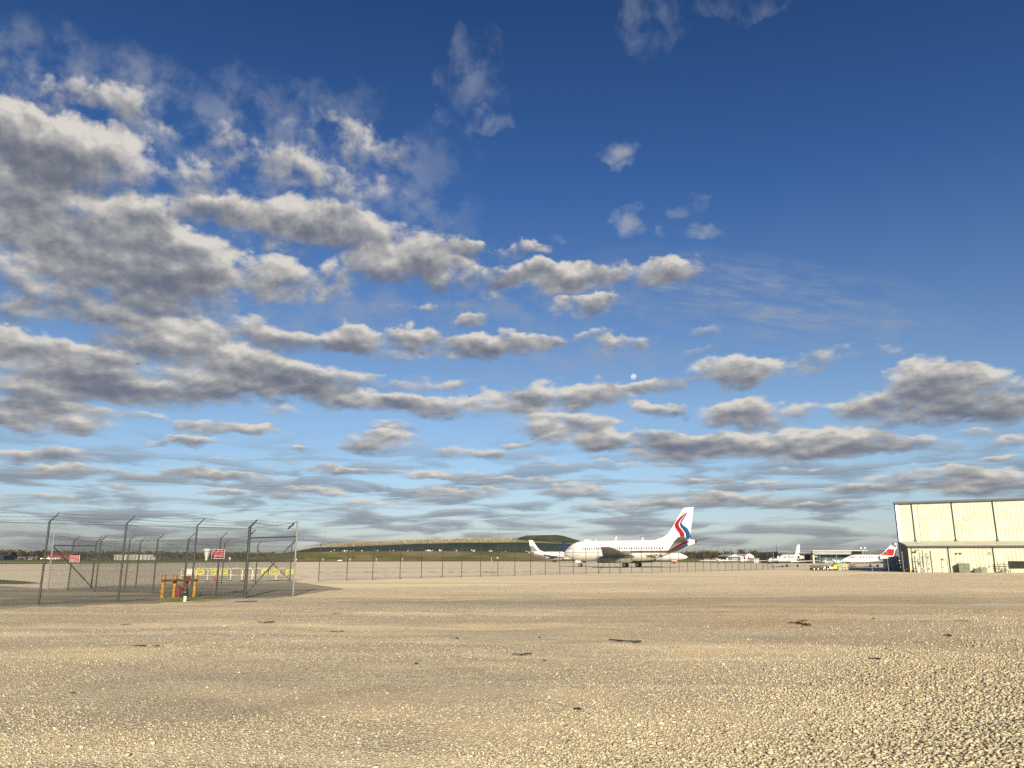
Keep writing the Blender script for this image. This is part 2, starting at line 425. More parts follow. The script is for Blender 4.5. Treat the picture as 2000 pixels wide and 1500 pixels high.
def m_apron(t, b, pos):
    big = t.noise(t.v('MULTIPLY', pos, (.018, .05, 0)), 1, 6, .6); fine = t.noise(pos, 1.1, 6, .7)
    slabs = t.node('ShaderNodeTexBrick'); slabs.offset = 0.0
    t.put(slabs.inputs['Vector'], t.v('ADD', pos, (2, 3, 0))); slabs.inputs['Scale'].default_value = .16
    slabs.inputs['Mortar Size'].default_value = .006; slabs.inputs['Color1'].default_value = (.66, .565, .415, 1)
    slabs.inputs['Color2'].default_value = (.605, .52, .385, 1); slabs.inputs['Mortar'].default_value = (.33, .285, .22, 1)
    slabs.inputs['Brick Width'].default_value = 1.0; slabs.inputs['Row Height'].default_value = 1.0
    col = t.mix(t.m('MULTIPLY', t.ss(big, .42, .66), .7), slabs.outputs[0], (.49, .425, .325))
    stain = t.m('MULTIPLY', t.ss(t.noise(t.v('MULTIPLY', pos, (.10, .30, 0)), 1, 5, .7), .60, .74), .65)
    col = t.mix(stain, col, (.16, .145, .125))
    t.put(b.inputs['Base Color'], t.mix(t.m('MULTIPLY', t.ss(fine, .48, .8), .28), col, (.24, .21, .17)))


def m_sand(t, b, pos):
    band = t.noise(t.v('MULTIPLY', pos, (.035, .28, 0)), 1, 5, .6); fine = t.noise(pos, 9, 6, .75)
    col = t.mix(t.ss(band, .42, .62), (.72, .60, .40), (.55, .46, .315))
    trk = t.m('MULTIPLY', t.ss(t.noise(t.v('MULTIPLY', pos, (.02, .9, 0)), 1, 3, .5), .56, .66), .5)
    col = t.mix(trk, col, (.27, .225, .165))
    t.put(b.inputs['Base Color'], t.mix(t.m('MULTIPLY', t.ss(fine, .5, .75), .35), col, (.24, .20, .14)))
    set_bump(t, b, fine, .5, .02)


def m_yard(t, b, pos):
    band = t.noise(t.v('MULTIPLY', pos, (.10, .42, 0)), 1, 6, .62); fine = t.noise(pos, 8, 6, .75)
    col = t.mix(t.ss(band, .40, .62), (.33, .285, .21), (.22, .19, .145))
    col = t.mix(t.m('MULTIPLY', t.ss(t.noise(t.v('MULTIPLY', pos, (.3, .8, 0)), 1, 6, .7), .60, .72), .8), col, (.37, .32, .235))
    t.put(b.inputs['Base Color'], t.mix(t.m('MULTIPLY', t.ss(fine, .5, .72), .6), col, (.08, .07, .055)))
    set_bump(t, b, fine, .7, .03)


def patch_fac(t, pos):
    """Where the lot is sandy and driven flat (1) and where loose stone lies (0)."""
    a = t.noise(t.v('MULTIPLY', pos, (.085, .19, 0)), 1, 5, .6)
    return t.ss(a, .46, .62)


def m_gravel(t, b, pos):
    sand = patch_fac(t, pos)
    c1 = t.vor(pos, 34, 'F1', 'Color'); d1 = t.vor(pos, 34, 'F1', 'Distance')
    fine = t.noise(pos, 70, 5, .75); mid = t.noise(t.v('MULTIPLY', pos, (.5, 1.3, 0)), 1, 7, .72)
    r = t.sep(c1)[0]
    stone = t.mix(r, (.90, .785, .55), (.46, .385, .26))
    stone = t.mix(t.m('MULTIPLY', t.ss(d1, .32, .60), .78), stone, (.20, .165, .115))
    sandc = t.mix(t.ss(fine, .35, .7), (.74, .595, .385), (.56, .445, .28))
    red = t.ss(t.noise(t.v('MULTIPLY', pos, (.06, .13, 3)), 1, 5, .6), .47, .62)
    sandc = t.mix(t.m('MULTIPLY', red, .55), sandc, (.56, .405, .255))
    col = t.mix(t.m('MULTIPLY', sand, .85), stone, sandc)
    # brown fines worked up to the right and in the middle, greyer stone in long drifts, wheel tracks along the lot
    x, y, z = t.sep(pos)
    right = t.ss(t.m('SUBTRACT', x, t.m('MULTIPLY', y, .10)), -2.0, 5.0)
    brown = t.m('MULTIPLY', t.ss(t.noise(t.v('MULTIPLY', pos, (.10, .26, 5)), 1, 6, .65), .42, .62), t.m('ADD', t.m('MULTIPLY', right, .80), .10))
    col = t.mix(brown, col, (.46, .325, .195))
    grey = t.ss(t.noise(t.v('MULTIPLY', pos, (.05, .16, 7)), 1, 6, .6), .52, .66)
    col = t.mix(t.m('MULTIPLY', grey, .34), col, (.30, .26, .19))
    warp = t.m('ADD', y, t.m('MULTIPLY', t.noise(t.v('MULTIPLY', pos, (.05, .05, 0)), 1, 2, .5), 7.0))
    trk = t.noise(t.xyz(t.m('MULTIPLY', x, .03), t.m('MULTIPLY', warp, .85), 0.0), 1, 3, .55)
    col = t.mix(t.m('MULTIPLY', t.ss(trk, .54, .68), .34), col, (.36, .285, .185))
    col = t.mix(t.m('MULTIPLY', t.ss(trk, .46, .34), .30), col, (.80, .68, .46))
    col = t.mix(t.m('MULTIPLY', t.ss(mid, .54, .74), .62), col, (.27, .21, .14))
    # one broad drift of greyer stone in the middle distance, paler rolled stone along the far side
    e = t.v('MULTIPLY_ADD', pos, (1 / 15, 1 / 4.2, 0), (-6.5 / 15, -31 / 4.2, 0))
    dft = t.m('ADD', t.m('SUBTRACT', 1.0, t.v('LENGTH', e)), t.m('MULTIPLY', t.m('SUBTRACT', mid, .5), 1.6))
    col = t.mix(t.m('MULTIPLY', t.ss(dft, 0.0, .5), .42), col, (.25, .215, .165))
    col = t.mix(t.m('MULTIPLY', t.ss(t.m('ADD', y, t.m('MULTIPLY', mid, 6.0)), 37, 44), .4), col, (.80, .67, .44))
    spk = t.noise(pos, 13, 5, .8)
    col = t.mix(t.m('MULTIPLY', t.ss(spk, .55, .68), .46), col, (.17, .135, .09))
    col = t.mix(t.m('MULTIPLY', t.ss(spk, .44, .34), .35), col, (.90, .80, .58))
    t.put(b.inputs['Base Color'], col)
    hgt = t.m('SUBTRACT', t.m('MULTIPLY', fine, .5), d1)
    set_bump(t, b, hgt, .6, .03)


GM = {k: gmat(n, f) for k, n, f in (('grass', 'airfield_grass', m_grass), ('apron', 'concrete_apron', m_apron), ('sand', 'sandy_track', m_sand),
                                   ('yard', 'worn_yard', m_yard), ('gravel', 'limestone_gravel', m_gravel))}


def sheet(name, pts, z, m, kind='structure'):
    mb = MB(); mb.add([(p[0], p[1], z) for p in pts], [tuple(range(len(pts)))]); return struct(name, mb, m, kind)


def vnoise(x, y, seed=0):
    """Cheap smooth noise on arrays, about -1..1."""
    r = np.random.default_rng(seed); o = 0
    for k in range(7):
        a = r.uniform(0, 2 * PI); f = r.uniform(.6, 1.7); o = o + np.sin((x * math.cos(a) + y * math.sin(a)) * f + r.uniform(0, 6.28))
    return o / 3.2


def relief(x, y):
    d = np.hypot(x, y)
    z = .018 * vnoise(x * .9, y * 1.6, 1) + .012 * vnoise(x * 2.6, y * 3.4, 2) + .03 * vnoise(x * .25, y * .5, 3)
    return (z + .06) * np.clip((60 - d) / 40, .15, 1)


def build_ground():
    sheet('ground', [(-9000, -3000), (9000, -3000), (9000, 12000), (-9000, 12000)], -.030, GM['grass'])
    far = [gp(0, 1101.8), gp(300, 1100), gp(580, 1097.3), gp(1000, 1095.8), gp(1130, 1095.6), gp(1400, 1098.6), gp(1500, 1098.6)]
    sheet('apron', [(-260, 30)] + [(-600, 190)] + [(p.x, p.y) for p in far] + [(140, 275), (420, 275), (420, 30)], -.020, GM['apron'])
    sheet('taxiway', [(-900, 283), (-60, 298), (-60, 318), (-900, 306)], -.018, GM['apron'])
    sheet('dirt_road', [(-70, -30), (-70, 20)] + [(p.x, p.y) for p in (gp(-60, 1186), gp(300, 1170), gp(575, 1139), gp(625, 1135.8), gp(864, 1128.5), gp(1093, 1122.6), gp(1300, 1118.2), gp(1512, 1112.6), gp(1763, 1117), gp(2250, 1117))] + [(160, -30)], -.012, GM['sand'])
    sheet('yard', [(p.x, p.y) for p in (gp(-500, 1141), gp(-60, 1141), gp(110, 1150), gp(320, 1143), gp(430, 1140), gp(575, 1136), gp(625, 1143), gp(690, 1152), gp(560, 1174), gp(-60, 1196), gp(-500, 1215))], -.006, GM['yard'])
    sheet('grass_verge', [(p.x, p.y) for p in (gp(-500, 1128), gp(0, 1131.8), gp(52, 1135.4), gp(80, 1138.5), gp(45, 1140), gp(-500, 1142))], -.004, GM['grass'])
    # tar spots and oil drips in rows across the concrete
    r = np.random.default_rng(15); mb = MB()
    for i in range(150):
        x, y = (r.uniform(600, 1120), 1116.6 + r.normal(0, .9)) if i < 95 else (r.uniform(560, 1110), r.uniform(1109, 1127))
        p = gp(x, y); w = r.uniform(.12, .5); k = 7
        mb.add([(p.x + math.cos(6.283 * j / k) * w * r.uniform(.5, 1.2), p.y + math.sin(6.283 * j / k) * w * 1.6 * r.uniform(.5, 1.2), -.016) for j in range(k)], [tuple(range(k))])
    struct('apron_stains', mb, mat('tar_stain', (.10, .09, .075), .9, 0, .3, 1))
    # the gravel lot: a fan of cells, its far edge read off the frame
    edge = [(-700, 1225), (-300, 1204), (0, 1189), (80, 1186.5), (234, 1180.5), (378, 1175), (480, 1169.5), (572, 1165.5), (615, 1158), (650, 1151.5), (760, 1148.5), (1000, 1142.5), (1250, 1136), (1500, 1128), (1640, 1123), (1800, 1119.2), (2000, 1118), (2600, 1119)]
    ex = [gp(*e) for e in edge]; ea = np.array([math.atan2(p.x, p.y) for p in ex]); ed = np.array([math.hypot(p.x, p.y) for p in ex])
    na, nd = 420, 330
    A = np.linspace(ea[0], ea[-1], na)
    D1 = np.interp(A, ea, ed) * (1 + .012 * np.sin(A * 90) + .008 * np.sin(A * 241 + 1))
    tt = np.linspace(0, 1, nd)[:, None]
    D = 2.2 * (D1[None, :] / 2.2) ** tt
    X, Y = np.sin(A)[None, :] * D, np.cos(A)[None, :] * D
    Z = relief(X, Y) + .012
    Z = np.where(tt > .985, Z * .3 + .0, Z); Z[-1, :] = -.010
    v = np.stack([X, Y, Z], -1).reshape(-1, 3)
    i = np.arange(nd - 1)[:, None] * na + np.arange(na - 1)[None, :]
    f = np.stack([i, i + 1, i + na + 1, i + na], -1).reshape(-1, 4)
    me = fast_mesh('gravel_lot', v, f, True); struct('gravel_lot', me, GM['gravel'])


def fast_mesh(name, v, f, smooth=False):
    me = bpy.data.meshes.new(name); nf, k = f.shape
    me.vertices.add(len(v)); me.vertices.foreach_set('co', np.ascontiguousarray(v, np.float32).ravel())
    me.loops.add(nf * k); me.loops.foreach_set('vertex_index', np.ascontiguousarray(f, np.int32).ravel())
    me.polygons.add(nf); me.polygons.foreach_set('loop_start', np.arange(0, nf * k, k, dtype=np.int32))
    try: me.polygons.foreach_set('loop_total', np.full(nf, k, dtype=np.int32))
    except Exception: pass
    if smooth: me.polygons.foreach_set('use_smooth', np.ones(nf, dtype=bool))
    me.update(calc_edges=True); return me


CUBE = np.array([[a, b, c] for c in (-1, 1) for b in (-1, 1) for a in (-1, 1)], float) * .58
CUBE_F = np.array([(0, 2, 3, 1), (4, 5, 7, 6), (0, 1, 5, 4), (2, 6, 7, 3), (0, 4, 6, 2), (1, 3, 7, 5)])


def chunks(P, size, seed, flat=.62):
    """Angular broken stones at the points P (numpy): eight jittered corners each."""
    r = np.random.default_rng(seed); n = len(P)
    c = CUBE[None] * (1 + r.uniform(-.42, .42, (n, 8, 3)))
    c *= size[:, None, None] * r.uniform(.65, 1.25, (n, 1, 3)) * np.array([1, 1, flat])
    a = r.uniform(0, 2 * PI, n); ca, sa = np.cos(a), np.sin(a)
    tl = r.normal(0, .35, n); ct, st = np.cos(tl), np.sin(tl)
    y = c[..., 1] * ct[:, None] - c[..., 2] * st[:, None]; z = c[..., 1] * st[:, None] + c[..., 2] * ct[:, None]
    x = c[..., 0] * ca[:, None] - y * sa[:, None]; y = c[..., 0] * sa[:, None] + y * ca[:, None]
    v = np.stack([x, y, z], -1) + P[:, None, :]
    f = CUBE_F[None] + (np.arange(n) * 8)[:, None, None]
    return v.reshape(-1, 3), f.reshape(-1, 4)


def build_gravel():
    m = bpy.data.materials.new('loose_limestone'); m.use_nodes = True
    t = NT(m.node_tree); b = t.n['Principled BSDF']; b.inputs['Roughness'].default_value = .95; b.inputs['Specular IOR Level'].default_value = .15
    at = t.node('ShaderNodeAttribute'); at.attribute_name = 'shade'
    g = t.noise(t.node('ShaderNodeNewGeometry').outputs['Position'], 45, 3, .6)
    col = t.ramp(at.outputs['Fac'], [(0, (.21, .18, .127)), (.3, (.355, .307, .21)), (.7, (.50, .44, .305)), (1, (.66, .60, .44))])
    t.put(b.inputs['Base Color'], t.mix(t.m('MULTIPLY', t.ss(g, .45, .7), .35), col, (.33, .275, .19)))
    r = np.random.default_rng(5)
    Ps, Ss, Cs = [], [], []
    for (d0, d1, n, s0, s1) in ((4.6, 7.5, 90000, .0065, .024), (7.5, 11, 80000, .008, .026), (11, 17, 56000, .011, .028), (17, 30, 22000, .015, .034), (4.6, 11, 1300, .026, .06), (11, 24, 420, .035, .06)):
        d = np.sqrt(r.uniform(d0 ** 2, d1 ** 2, n)); a = r.uniform(-R(37.5), R(37.5), n)
        x, y = np.sin(a) * d, np.cos(a) * d
        # coarse loose stone to the right and in drifts; driven flat and fine elsewhere
        dr = vnoise(x * .55, y * .9, 21) + .5 * vnoise(x * 1.5, y * 2.1, 22)
        coarse = np.clip((x * 1.05 - (y - 6.2) * .70 + .2) / 4.2 + .10 + .30 * vnoise(x * 1.1, y * 1.3, 31) + r.normal(0, .22, n), 0, 1)
        keep = r.uniform(0, 1, n) < np.clip(.36 + .34 * dr + .64 * coarse, .06, 1.0)
        s = s0 + (s1 - s0) * r.power(.55, n)
        s = s * (1 + 1.05 * coarse - .12 * np.clip(-dr, 0, 1)) * .54
        s = np.minimum(s, .034)
        Ps.append(np.stack([x, y, relief(x, y) + .012 + s * r.uniform(-.05, .45, n)], -1)[keep]); Ss.append(s[keep]); Cs.append(coarse[keep])
    P, s = np.concatenate(Ps), np.concatenate(Ss)
    v, f = chunks(P, s, 3)
    me = fast_mesh('gravel', v, f); me.materials.append(m)
    sh = np.clip(r.normal(.56, .23, len(P)) - .20 * np.concatenate(Cs), 0, 1)
    at_ = me.attributes.new('shade', 'FLOAT', 'POINT'); at_.data.foreach_set('value', np.repeat(sh, 8).astype(np.float32))
    o = bpy.data.objects.new('gravel', me); COL.objects.link(o)
    tag(o, 'loose pale limestone gravel strewn over the lot', 'gravel', kind='stuff')


build_ground()
build_gravel()


# ------------------------------------------------------------------ fences
def seg_wires(mb, p, q, h0, h1, pitch, r, z0=.04):
    """Diagonal wires of chain link between two post lines."""
    L = (q - p).length; u = (q - p) / L; nrm = Vector((-u.y, u.x, 0)); H = min(h0, h1)
    def pt(a, w, side): return p + u * a + Vector((0, 0, z0 + w)) + nrm * side
    k = -math.floor(H / pitch) * pitch
    while k < L:
        a0, a1 = max(0, k), min(L, k + H)
        if a1 - a0 > 1e-3:
            mb.tube(pt(a0, a0 - k, r), pt(a1, a1 - k, r), r, n=3, cap=False)
            b0, b1 = max(0, k), min(L, k + H)
            mb.tube(pt(b0, H - (b0 - k), -r), pt(b1, H - (b1 - k), -r), r, n=3, cap=False)
        k += pitch


def fence(name, label, posts, arm, post_r, pitch, wire_r, group, arms=None, post_mat='post', rails=True, mesh=True, heavy=(), strands=3, light=()):
    """posts: (Vector base, height) in order. arm: how far the barbed-wire arm leans out, a vector."""
    o = posts[0][0].copy(); o.z = 0
    root = thing(name, label, 'fence', o, group=group)
    tops = []
    for i, (b, h) in enumerate(posts):
        p = b - o; r = post_r * (1.7 if i in heavy else 1.0)
        mb = MB(); mb.tube(p + Vector((0, 0, -.05)), p + Vector((0, 0, h)), r, n=8)
        mb.lathe([(h, r * 1.25), (h + .03, r * 1.1), (h + .05, r * .4)], (p.x, p.y, 0), 'z', 8)
        po = obj('post', mb, M['galv_light' if i in light else post_mat], root, True)
        if arms is None or i in arms:
            am = MB(); am.tube(p + Vector((0, 0, h + .02)), p + arm + Vector((0, 0, h)), r * .75, r * .45, n=5)
            obj('barb_arm', am, M[post_mat], po)
            tops.append((p + Vector((0, 0, h)), arm))
        else:
            tops.append((p + Vector((0, 0, h - .40)), Vector((0, 0, .36))))
    if strands:
        for s_ in range(strands):
            f = (s_ + .9) / strands; mb = MB(); r = max(wire_r * 1.1, .004)
            for (a, av), (c, cv) in zip(tops[:-1], tops[1:]):
                A, C = a + av * f, c + cv * f; sag = random.uniform(.05, .13) * (1.1 - .3 * f)
                pts = [A.lerp(C, k / 6) + Vector((0, 0, -sag * 4 * (k / 6) * (1 - k / 6))) for k in range(7)]
                mb.path(pts, r, 4, False)
                n = max(2, int((C - A).length / .25))
                for j in range(1, n):
                    x = A.lerp(C, j / n) + Vector((0, 0, -sag * 4 * (j / n) * (1 - j / n)))
                    mb.tube(x + Vector((-.015, 0, -.03)), x + Vector((.015, 0, .03)), r * .7, n=3, cap=False)
            obj('barbed_wire', mb, M['wire'], root)
    if mesh:
        mb = MB()
        for (a, h0), (c, h1) in zip(posts[:-1], posts[1:]):
            seg_wires(mb, a - o, c - o, h0 - .06, h1 - .06, pitch, wire_r)
        obj('chain_link_mesh', mb, M['wire'], root)
    if rails:
        for up in (True, False):
            mb = MB(); mb.path([b - o + Vector((0, 0, h - .04 if up else .07)) for b, h in posts], wire_r * (1.8 if up else 1.5), 5, False)
            obj('top_wire' if up else 'bottom_wire', mb, M['wire'], root)
    return root, o


def brace(root, o, a, b, r, m='post', name='brace'):
    mb = MB(); mb.tube(a - o, b - o, r, n=8); return obj(name, mb, M[m], root, True)


def build_fences():
    # the near run, ending at the open gateway
    A, B = gp(75, 1182), gp(572, 1164)
    t_ = [-.36, 0, .268, .545, .775, 1]
    pts = [(A.lerp(B, k), 3.08) for k in t_]; pts[-1] = (B, 3.42)
    root, o = fence('chain_link_fence', 'nearest and tallest chain link fence run, ending at a bright steel gate post', pts,
                    Vector((.28, .10, .36)), .040, .105, .0050, 'airfield fence runs', arms=(0, 1, 2, 3, 4), heavy=(4,), light=(5,))
    P4, P5 = pts[4][0], pts[5][0]; Z = Vector((0, 0, 1))
    brace(root, o, P4 + Z * 2.62, P5 + Z * 2.72, .026); brace(root, o, P4 + Z * .12, P5 + Z * 2.62, .030)
    # a second run behind it that comes forward and joins the heavy post
    px = [(132, 1153.5), (174, 1156.5), (225, 1159.3), (281, 1161.5), (342, 1164), (408, 1166.3)]
    A2, B2 = gp(*px[0]), P4 + Vector((-.12, .35, 0))
    pts2 = []
    for x, y in px:
        g = gp(x, y); k = (g.x - A2.x) / (B2.x - A2.x); pts2.append((A2.lerp(B2, k), 2.62))
    pts2.append((B2, 2.7))
    r2, o2 = fence('chain_link_fence', 'middle chain link fence run carrying the two red warning signs', pts2, Vector((.24, .16, .30)), .036, .105, .0040, 'airfield fence runs')
    # the gate leaf standing open at the left, and the long run along the apron
    px = [(92, 1152), (185, 1148.5), (278, 1145), (362, 1142.5), (435, 1140), (503, 1137.5), (566, 1135.6)]
    pts3 = []
    A3, B3 = gp(*px[0]), gp(*px[-1])
    for x, y in px:
        g = gp(x, y); pts3.append((Vector((g.x, A3.y + (B3.y - A3.y) * (g.x - A3.x) / (B3.x - A3.x), 0)), 2.62))
    pts3[0] = (pts3[0][0], 3.02)
    r3, o3 = fence('chain_link_fence', 'farther chain link fence run starting at a pale bright gate post on the left', pts3, Vector((.22, .10, .32)), .040, .12, .0046, 'airfield fence runs', arms=range(1, 9), light=(0,))
    q0, q1 = pts3[0][0], pts3[1][0]
    brace(r3, o3, q0 + Z * 2.42, q1 + Z * 2.42, .03); brace(r3, o3, q0 + Z * 2.38, q1 + Z * .1, .03)
    q0, q1 = pts3[-2][0], pts3[-1][0]
    brace(r3, o3, q0 + Z * 2.3, q1 + Z * .1, .022)
    px = [(622, 1135), (677, 1133.6), (727.5, 1132.4), (781, 1130.6), (822.7, 1129.2), (864, 1128.2), (901.6, 1127.2), (938.4, 1126.2), (972.3, 1125.2), (1005.6, 1124.4), (1036.4, 1123.7), (1065, 1123), (1093.6, 1122.3),
          (1120, 1121.6), (1145, 1121), (1169, 1120.5), (1191, 1120), (1212, 1119.6), (1234, 1119.2), (1254, 1118.8), (1273.5, 1118.4), (1292, 1118), (1309.6, 1117.6), (1327, 1117.3), (1343.6, 1117), (1359, 1116.7), (1375, 1116.3),
          (1389, 1116), (1403, 1115.7), (1417, 1115.4), (1430.5, 1115), (1443, 1114.7), (1455, 1114.3), (1467, 1114), (1478, 1113.6), (1490, 1113.2), (1500, 1112.9), (1511, 1112.5)]
    pts4 = [(gp(x, y), 2.72) for x, y in px]
    A4, B4 = pts3[-1][0], pts4[-1][0]
    r4, o4 = fence('chain_link_fence', 'long slender chain link fence along the apron in front of the white airliner', pts4, Vector((.20, .08, .26)), .030, .16, .0028, 'airfield fence runs')
    for k in (15, 17, 35, 37):
        j = k + (1 if k in (15, 35) else -1)
        brace(r4, o4, pts4[k][0] + Z * .1, pts4[j][0] + Z * 1.9, .022)
    px = [(1512.5, 1112.6), (1542.5, 1113.2), (1573, 1114), (1604, 1114.8), (1636, 1115.6), (1704, 1116.6), (1736, 1117.2), (1766, 1117.6)]
    pts5 = [(gp(x, y), 2.35) for x, y in px]
    r5, o5 = fence('chain_link_fence', 'far right chain link fence with pale posts, running up to the cream hangar', pts5, Vector((.05, .02, .12)), .034, .16, .0028, 'airfield fence runs', post_mat='galv')
    brace(r5, o5, pts5[-1][0] + Z * .1 + Vector((.05, 0, 0)), gp(1795, 1117) + Z * 1.9, .028, 'galv')
    return pts2, pts3, P4, P5


def sign(label, ctr, w, h, rz, l1, l2):
    root = thing('warning_sign', label, 'sign', ctr, rz, 'red warning signs on the fence')
    mb = MB(); mb.box((0, 0, 0), (w, .012, h)); obj('board', mb, M['sign_white'], root)
    mb = MB(); mb.box((0, -.009, h * .25), (w * .95, .004, h * .42)); mb.box((0, -.009, -h * .22), (w * .95, .004, h * .47)); obj('red_panel', mb, M['sign_red'], root)
    for s_, y, k in ((l1, h * .25, .25), (l2, -h * .22, .34)):
        ws = [text_mb(q, h * k, 0) for q in s_.split()]; ext = [(min(v[0] for v in q.v), max(v[0] for v in q.v)) for q in ws]; gap = h * k * .38
        tot = sum(e - d for d, e in ext) + gap * (len(ws) - 1); f = min(w * .80 / tot, 1.25); x = -tot / 2
        for q, (d, e) in zip(ws, ext):
            mb = MB(); mb.add([((v[0] - d + x) * f, -.013, v[2] + y) for v in q.v], q.f); obj('lettering', mb, M['sign_white'], root); x += e - d + gap
    return root


def build_yard(pts2, P4, P5):
    d = (pts2[-1][0] - pts2[0][0]).normalized(); rz = math.atan2(d.y, d.x); n = Vector((d.y, -d.x, 0)) * .08
    def on_fence(px, py):
        r_ = ray(px, py); a = pts2[0][0]; nn = Vector((-d.y, d.x, 0)); t_ = (nn.dot(a - Vector((0, 0, CAM_H)))) / nn.dot(r_)
        return Vector((0, 0, CAM_H)) + r_ * t_
    c = on_fence(429, 1082) + n; w = (on_fence(442, 1082) - on_fence(417, 1082)).length
    sign('larger red KEEP OUT sign on the fence, right of the white flared tower', c, w, 17.5 / F_PX * c.y, rz, 'RESTRICTED AREA', 'KEEP OUT')
    c = on_fence(148.5, 1091.5) + n
    sign('red restricted area sign on the fence in front of the brick red barn', c, (on_fence(158, 1091) - on_fence(139, 1091)).length, 12.0 / F_PX * c.y, rz, 'RESTRICTED AREA', 'KEEP OUT')
    # rusty yellow guard rail round the standpipe
    g0, g1 = gp(316, 1167), gp(378.5, 1166); u = (g1 - g0); L = u.length; rz = math.atan2(u.y, u.x)
    root = thing('guard_rail', 'rusty yellow pipe guard rail behind the near fence, around the red standpipe', 'guard rail', g0, rz)
    H = .90
    for x, y in ((0, 0), (L * .345, .25), (L, 0)):
        mb = MB(); mb.tube((x, y, -.05), (x + .01, y, H), .085, .08, n=12); p = obj('post', mb, M['yellow_rust'], root, True)
        mb = MB(); mb.tube((x + .01, y, H - .22), (x + .01, y, H - .1), .094, n=12); mb.box((x - .07, y, H + .03), (.03, .10, .10)); mb.box((x + .08, y, H + .03), (.03, .10, .10)); obj('clamp', mb, M['rust'], p)
    mb = MB(); mb.tube((0, -.03, H - .16), (L, -.03, H - .16), .055, n=10); obj('cross_rail', mb, M['rust'], root, True)
    mb = MB(); mb.tube((L * .70, .25, 0), (L * .76, .25, H + .02), .06, n=10); mb.box((L * .765, .25, H - .10), (.22, .12, .2)); obj('rusty_upright', mb, M['rust'], root, True)
    # red standpipe and valve block
    p = gp(345, 1167.5) + Vector((0, .15, 0))
    root = thing('standpipe', 'red standpipe with a dark valve body inside the rusty yellow guard rail', 'standpipe', p)
    mb = MB(); mb.lathe([(0, .09), (.05, .09), (.06, .065), (.42, .065), (.44, .09), (.50, .09), (.52, .05)], n=12); obj('red_pipe', mb, M['red_paint'], root, True)
    mb = MB(); mb.lathe([(0, .17), (.06, .17), (.08, .12), (.30, .15), (.36, .15), (.38, .08), (.46, .07)], (.26, .08, 0), n=12); mb.tube((.24, -.1, .22), (.24, .2, .22), .07, n=10)
    obj('valve_body', mb, M['dark_metal'], root, True)
    mb = MB(); mb.lathe([(0, .10), (.30, .10), (.33, .03)], (.13, .12, .12), n=10); obj('dark_pipe', mb, M['rust'], root, True)
    mb = MB(); pts = [(.22 + .075 * math.cos(a * PI / 6), 0.02, .58 + .075 * math.sin(a * PI / 6)) for a in range(13)]; mb.path(pts, .014, 6); mb.tube((.22, .02, .45), (.22, .02, .6), .016, n=6); obj('hand_wheel', mb, M['red_paint'], root, True)
    mb = MB(); mb.tube((.17, -.08, .24), (.37, -.09, .235), .009, n=5); obj('chain', mb, M['sign_white'], root)
    # grass in front of it, a white pipe stub
    r = np.random.default_rng(8); mb = MB()
    a, b = gp(312, 1176), gp(410, 1169.5)
    for i in range(2600):
        k = r.uniform(); p = a.lerp(b, k) + Vector((r.normal(0, .12), r.normal(.25, .34) + .15, 0)); h = r.uniform(.04, .13) * (1.2 - k * .5); l = Vector((r.normal(0, .04), r.normal(0, .04), h)); s_ = Vector((r.uniform(.006, .012), 0, 0))
        mb.add([p - s_, p + s_, p + l], [(0, 1, 2)])
    g = obj('grass', mb, GRASS_BLADE); tag(g, 'short green grass at the foot of the near fence', 'grass', kind='stuff')
    p = gp(361, 1174.5); mb = MB(); mb.lathe([(-.02, .055), (.17, .055), (.17, .07), (.20, .07), (.205, .04)], n=12); o = obj('pipe_stub', mb, M['white_pvc'], smooth=True, loc=p); tag(o, 'short white capped pipe stub in the grass by the near fence', 'pipe')
    # orange cone
    p = gp(418.5, 1138); root = thing('traffic_cone', 'small orange traffic cone between the yellow barricades and the fence', 'traffic cone', p)
    mb = MB(); mb.box((0, 0, .02), (.34, .34, .04)); obj('base', mb, M['orange'], root)
    mb = MB(); mb.lathe([(.04, .13), (.46, .035), (.48, .02)], n=14); obj('cone', mb, M['orange'], root, True)
    # barricades in a row, white and yellow tubes with boards
    boards = [('white', [(370, 1)], (352.5, 379)), ('sign_yellow', [(390, 1)], (381, 404.5)), ('sign_yellow', [(415, .7)], (405, 423.5)), ('sign_yellow', [(433, 1)], (424.5, 449.5)), (None, [], (450, 471.5)), (None, [], (473, 491.5)), ('sign_yellow', [(510, 1), (530, 1)], (493, 538)), ('sign_yellow', [(550.5, 1)], (539.5, 559.5))]
    lab = ['barricade with a plain white board, leftmost of the tubular barricades', 'tube barricade with a dark yellow board beside the white boarded one', 'narrow tube barricade with a short yellow board behind the orange cone', 'tube barricade with a bright yellow board under the keep out sign',
           'bare pale yellow tube barricade without a board, just left of the heavy fence post', 'second bare tube barricade without a board, behind the heavy fence post', 'wide tube barricade with two yellow boards behind the diagonal brace', 'tube barricade with one yellow board beside the bright steel post, right end of row']
    for i, ((m, bs, (x0, x1)), lb) in enumerate(zip(boards, lab)):
        a, b = gp(x0, 1134.8 - .004 * (x0 - 350)), gp(x1, 1134.8 - .004 * (x1 - 350)); u = b - a; L = u.length; H = .94
        root = thing('barricade', lb, 'barricade', a, math.atan2(u.y, u.x), 'tubular barricades on the apron')
        mb = MB(); mb.path([(0, 0, 0), (0, 0, H - .14), (.04, 0, H - .04), (.14, 0, H), (L - .14, 0, H), (L - .04, 0, H - .04), (L, 0, H - .14), (L, 0, 0)], .030, 8); obj('frame', mb, M['pale_yellow'], root, True)
        mb = MB(); mb.tube((0, 0, .42), (L, 0, .42), .024, n=6); obj('cross_rail', mb, M['pale_yellow'], root, True)
        for x in (0, L):
            mb = MB(); mb.box((x, 0, .03), (.09, .55, .06)); obj('foot', mb, M['dark_metal'], root)
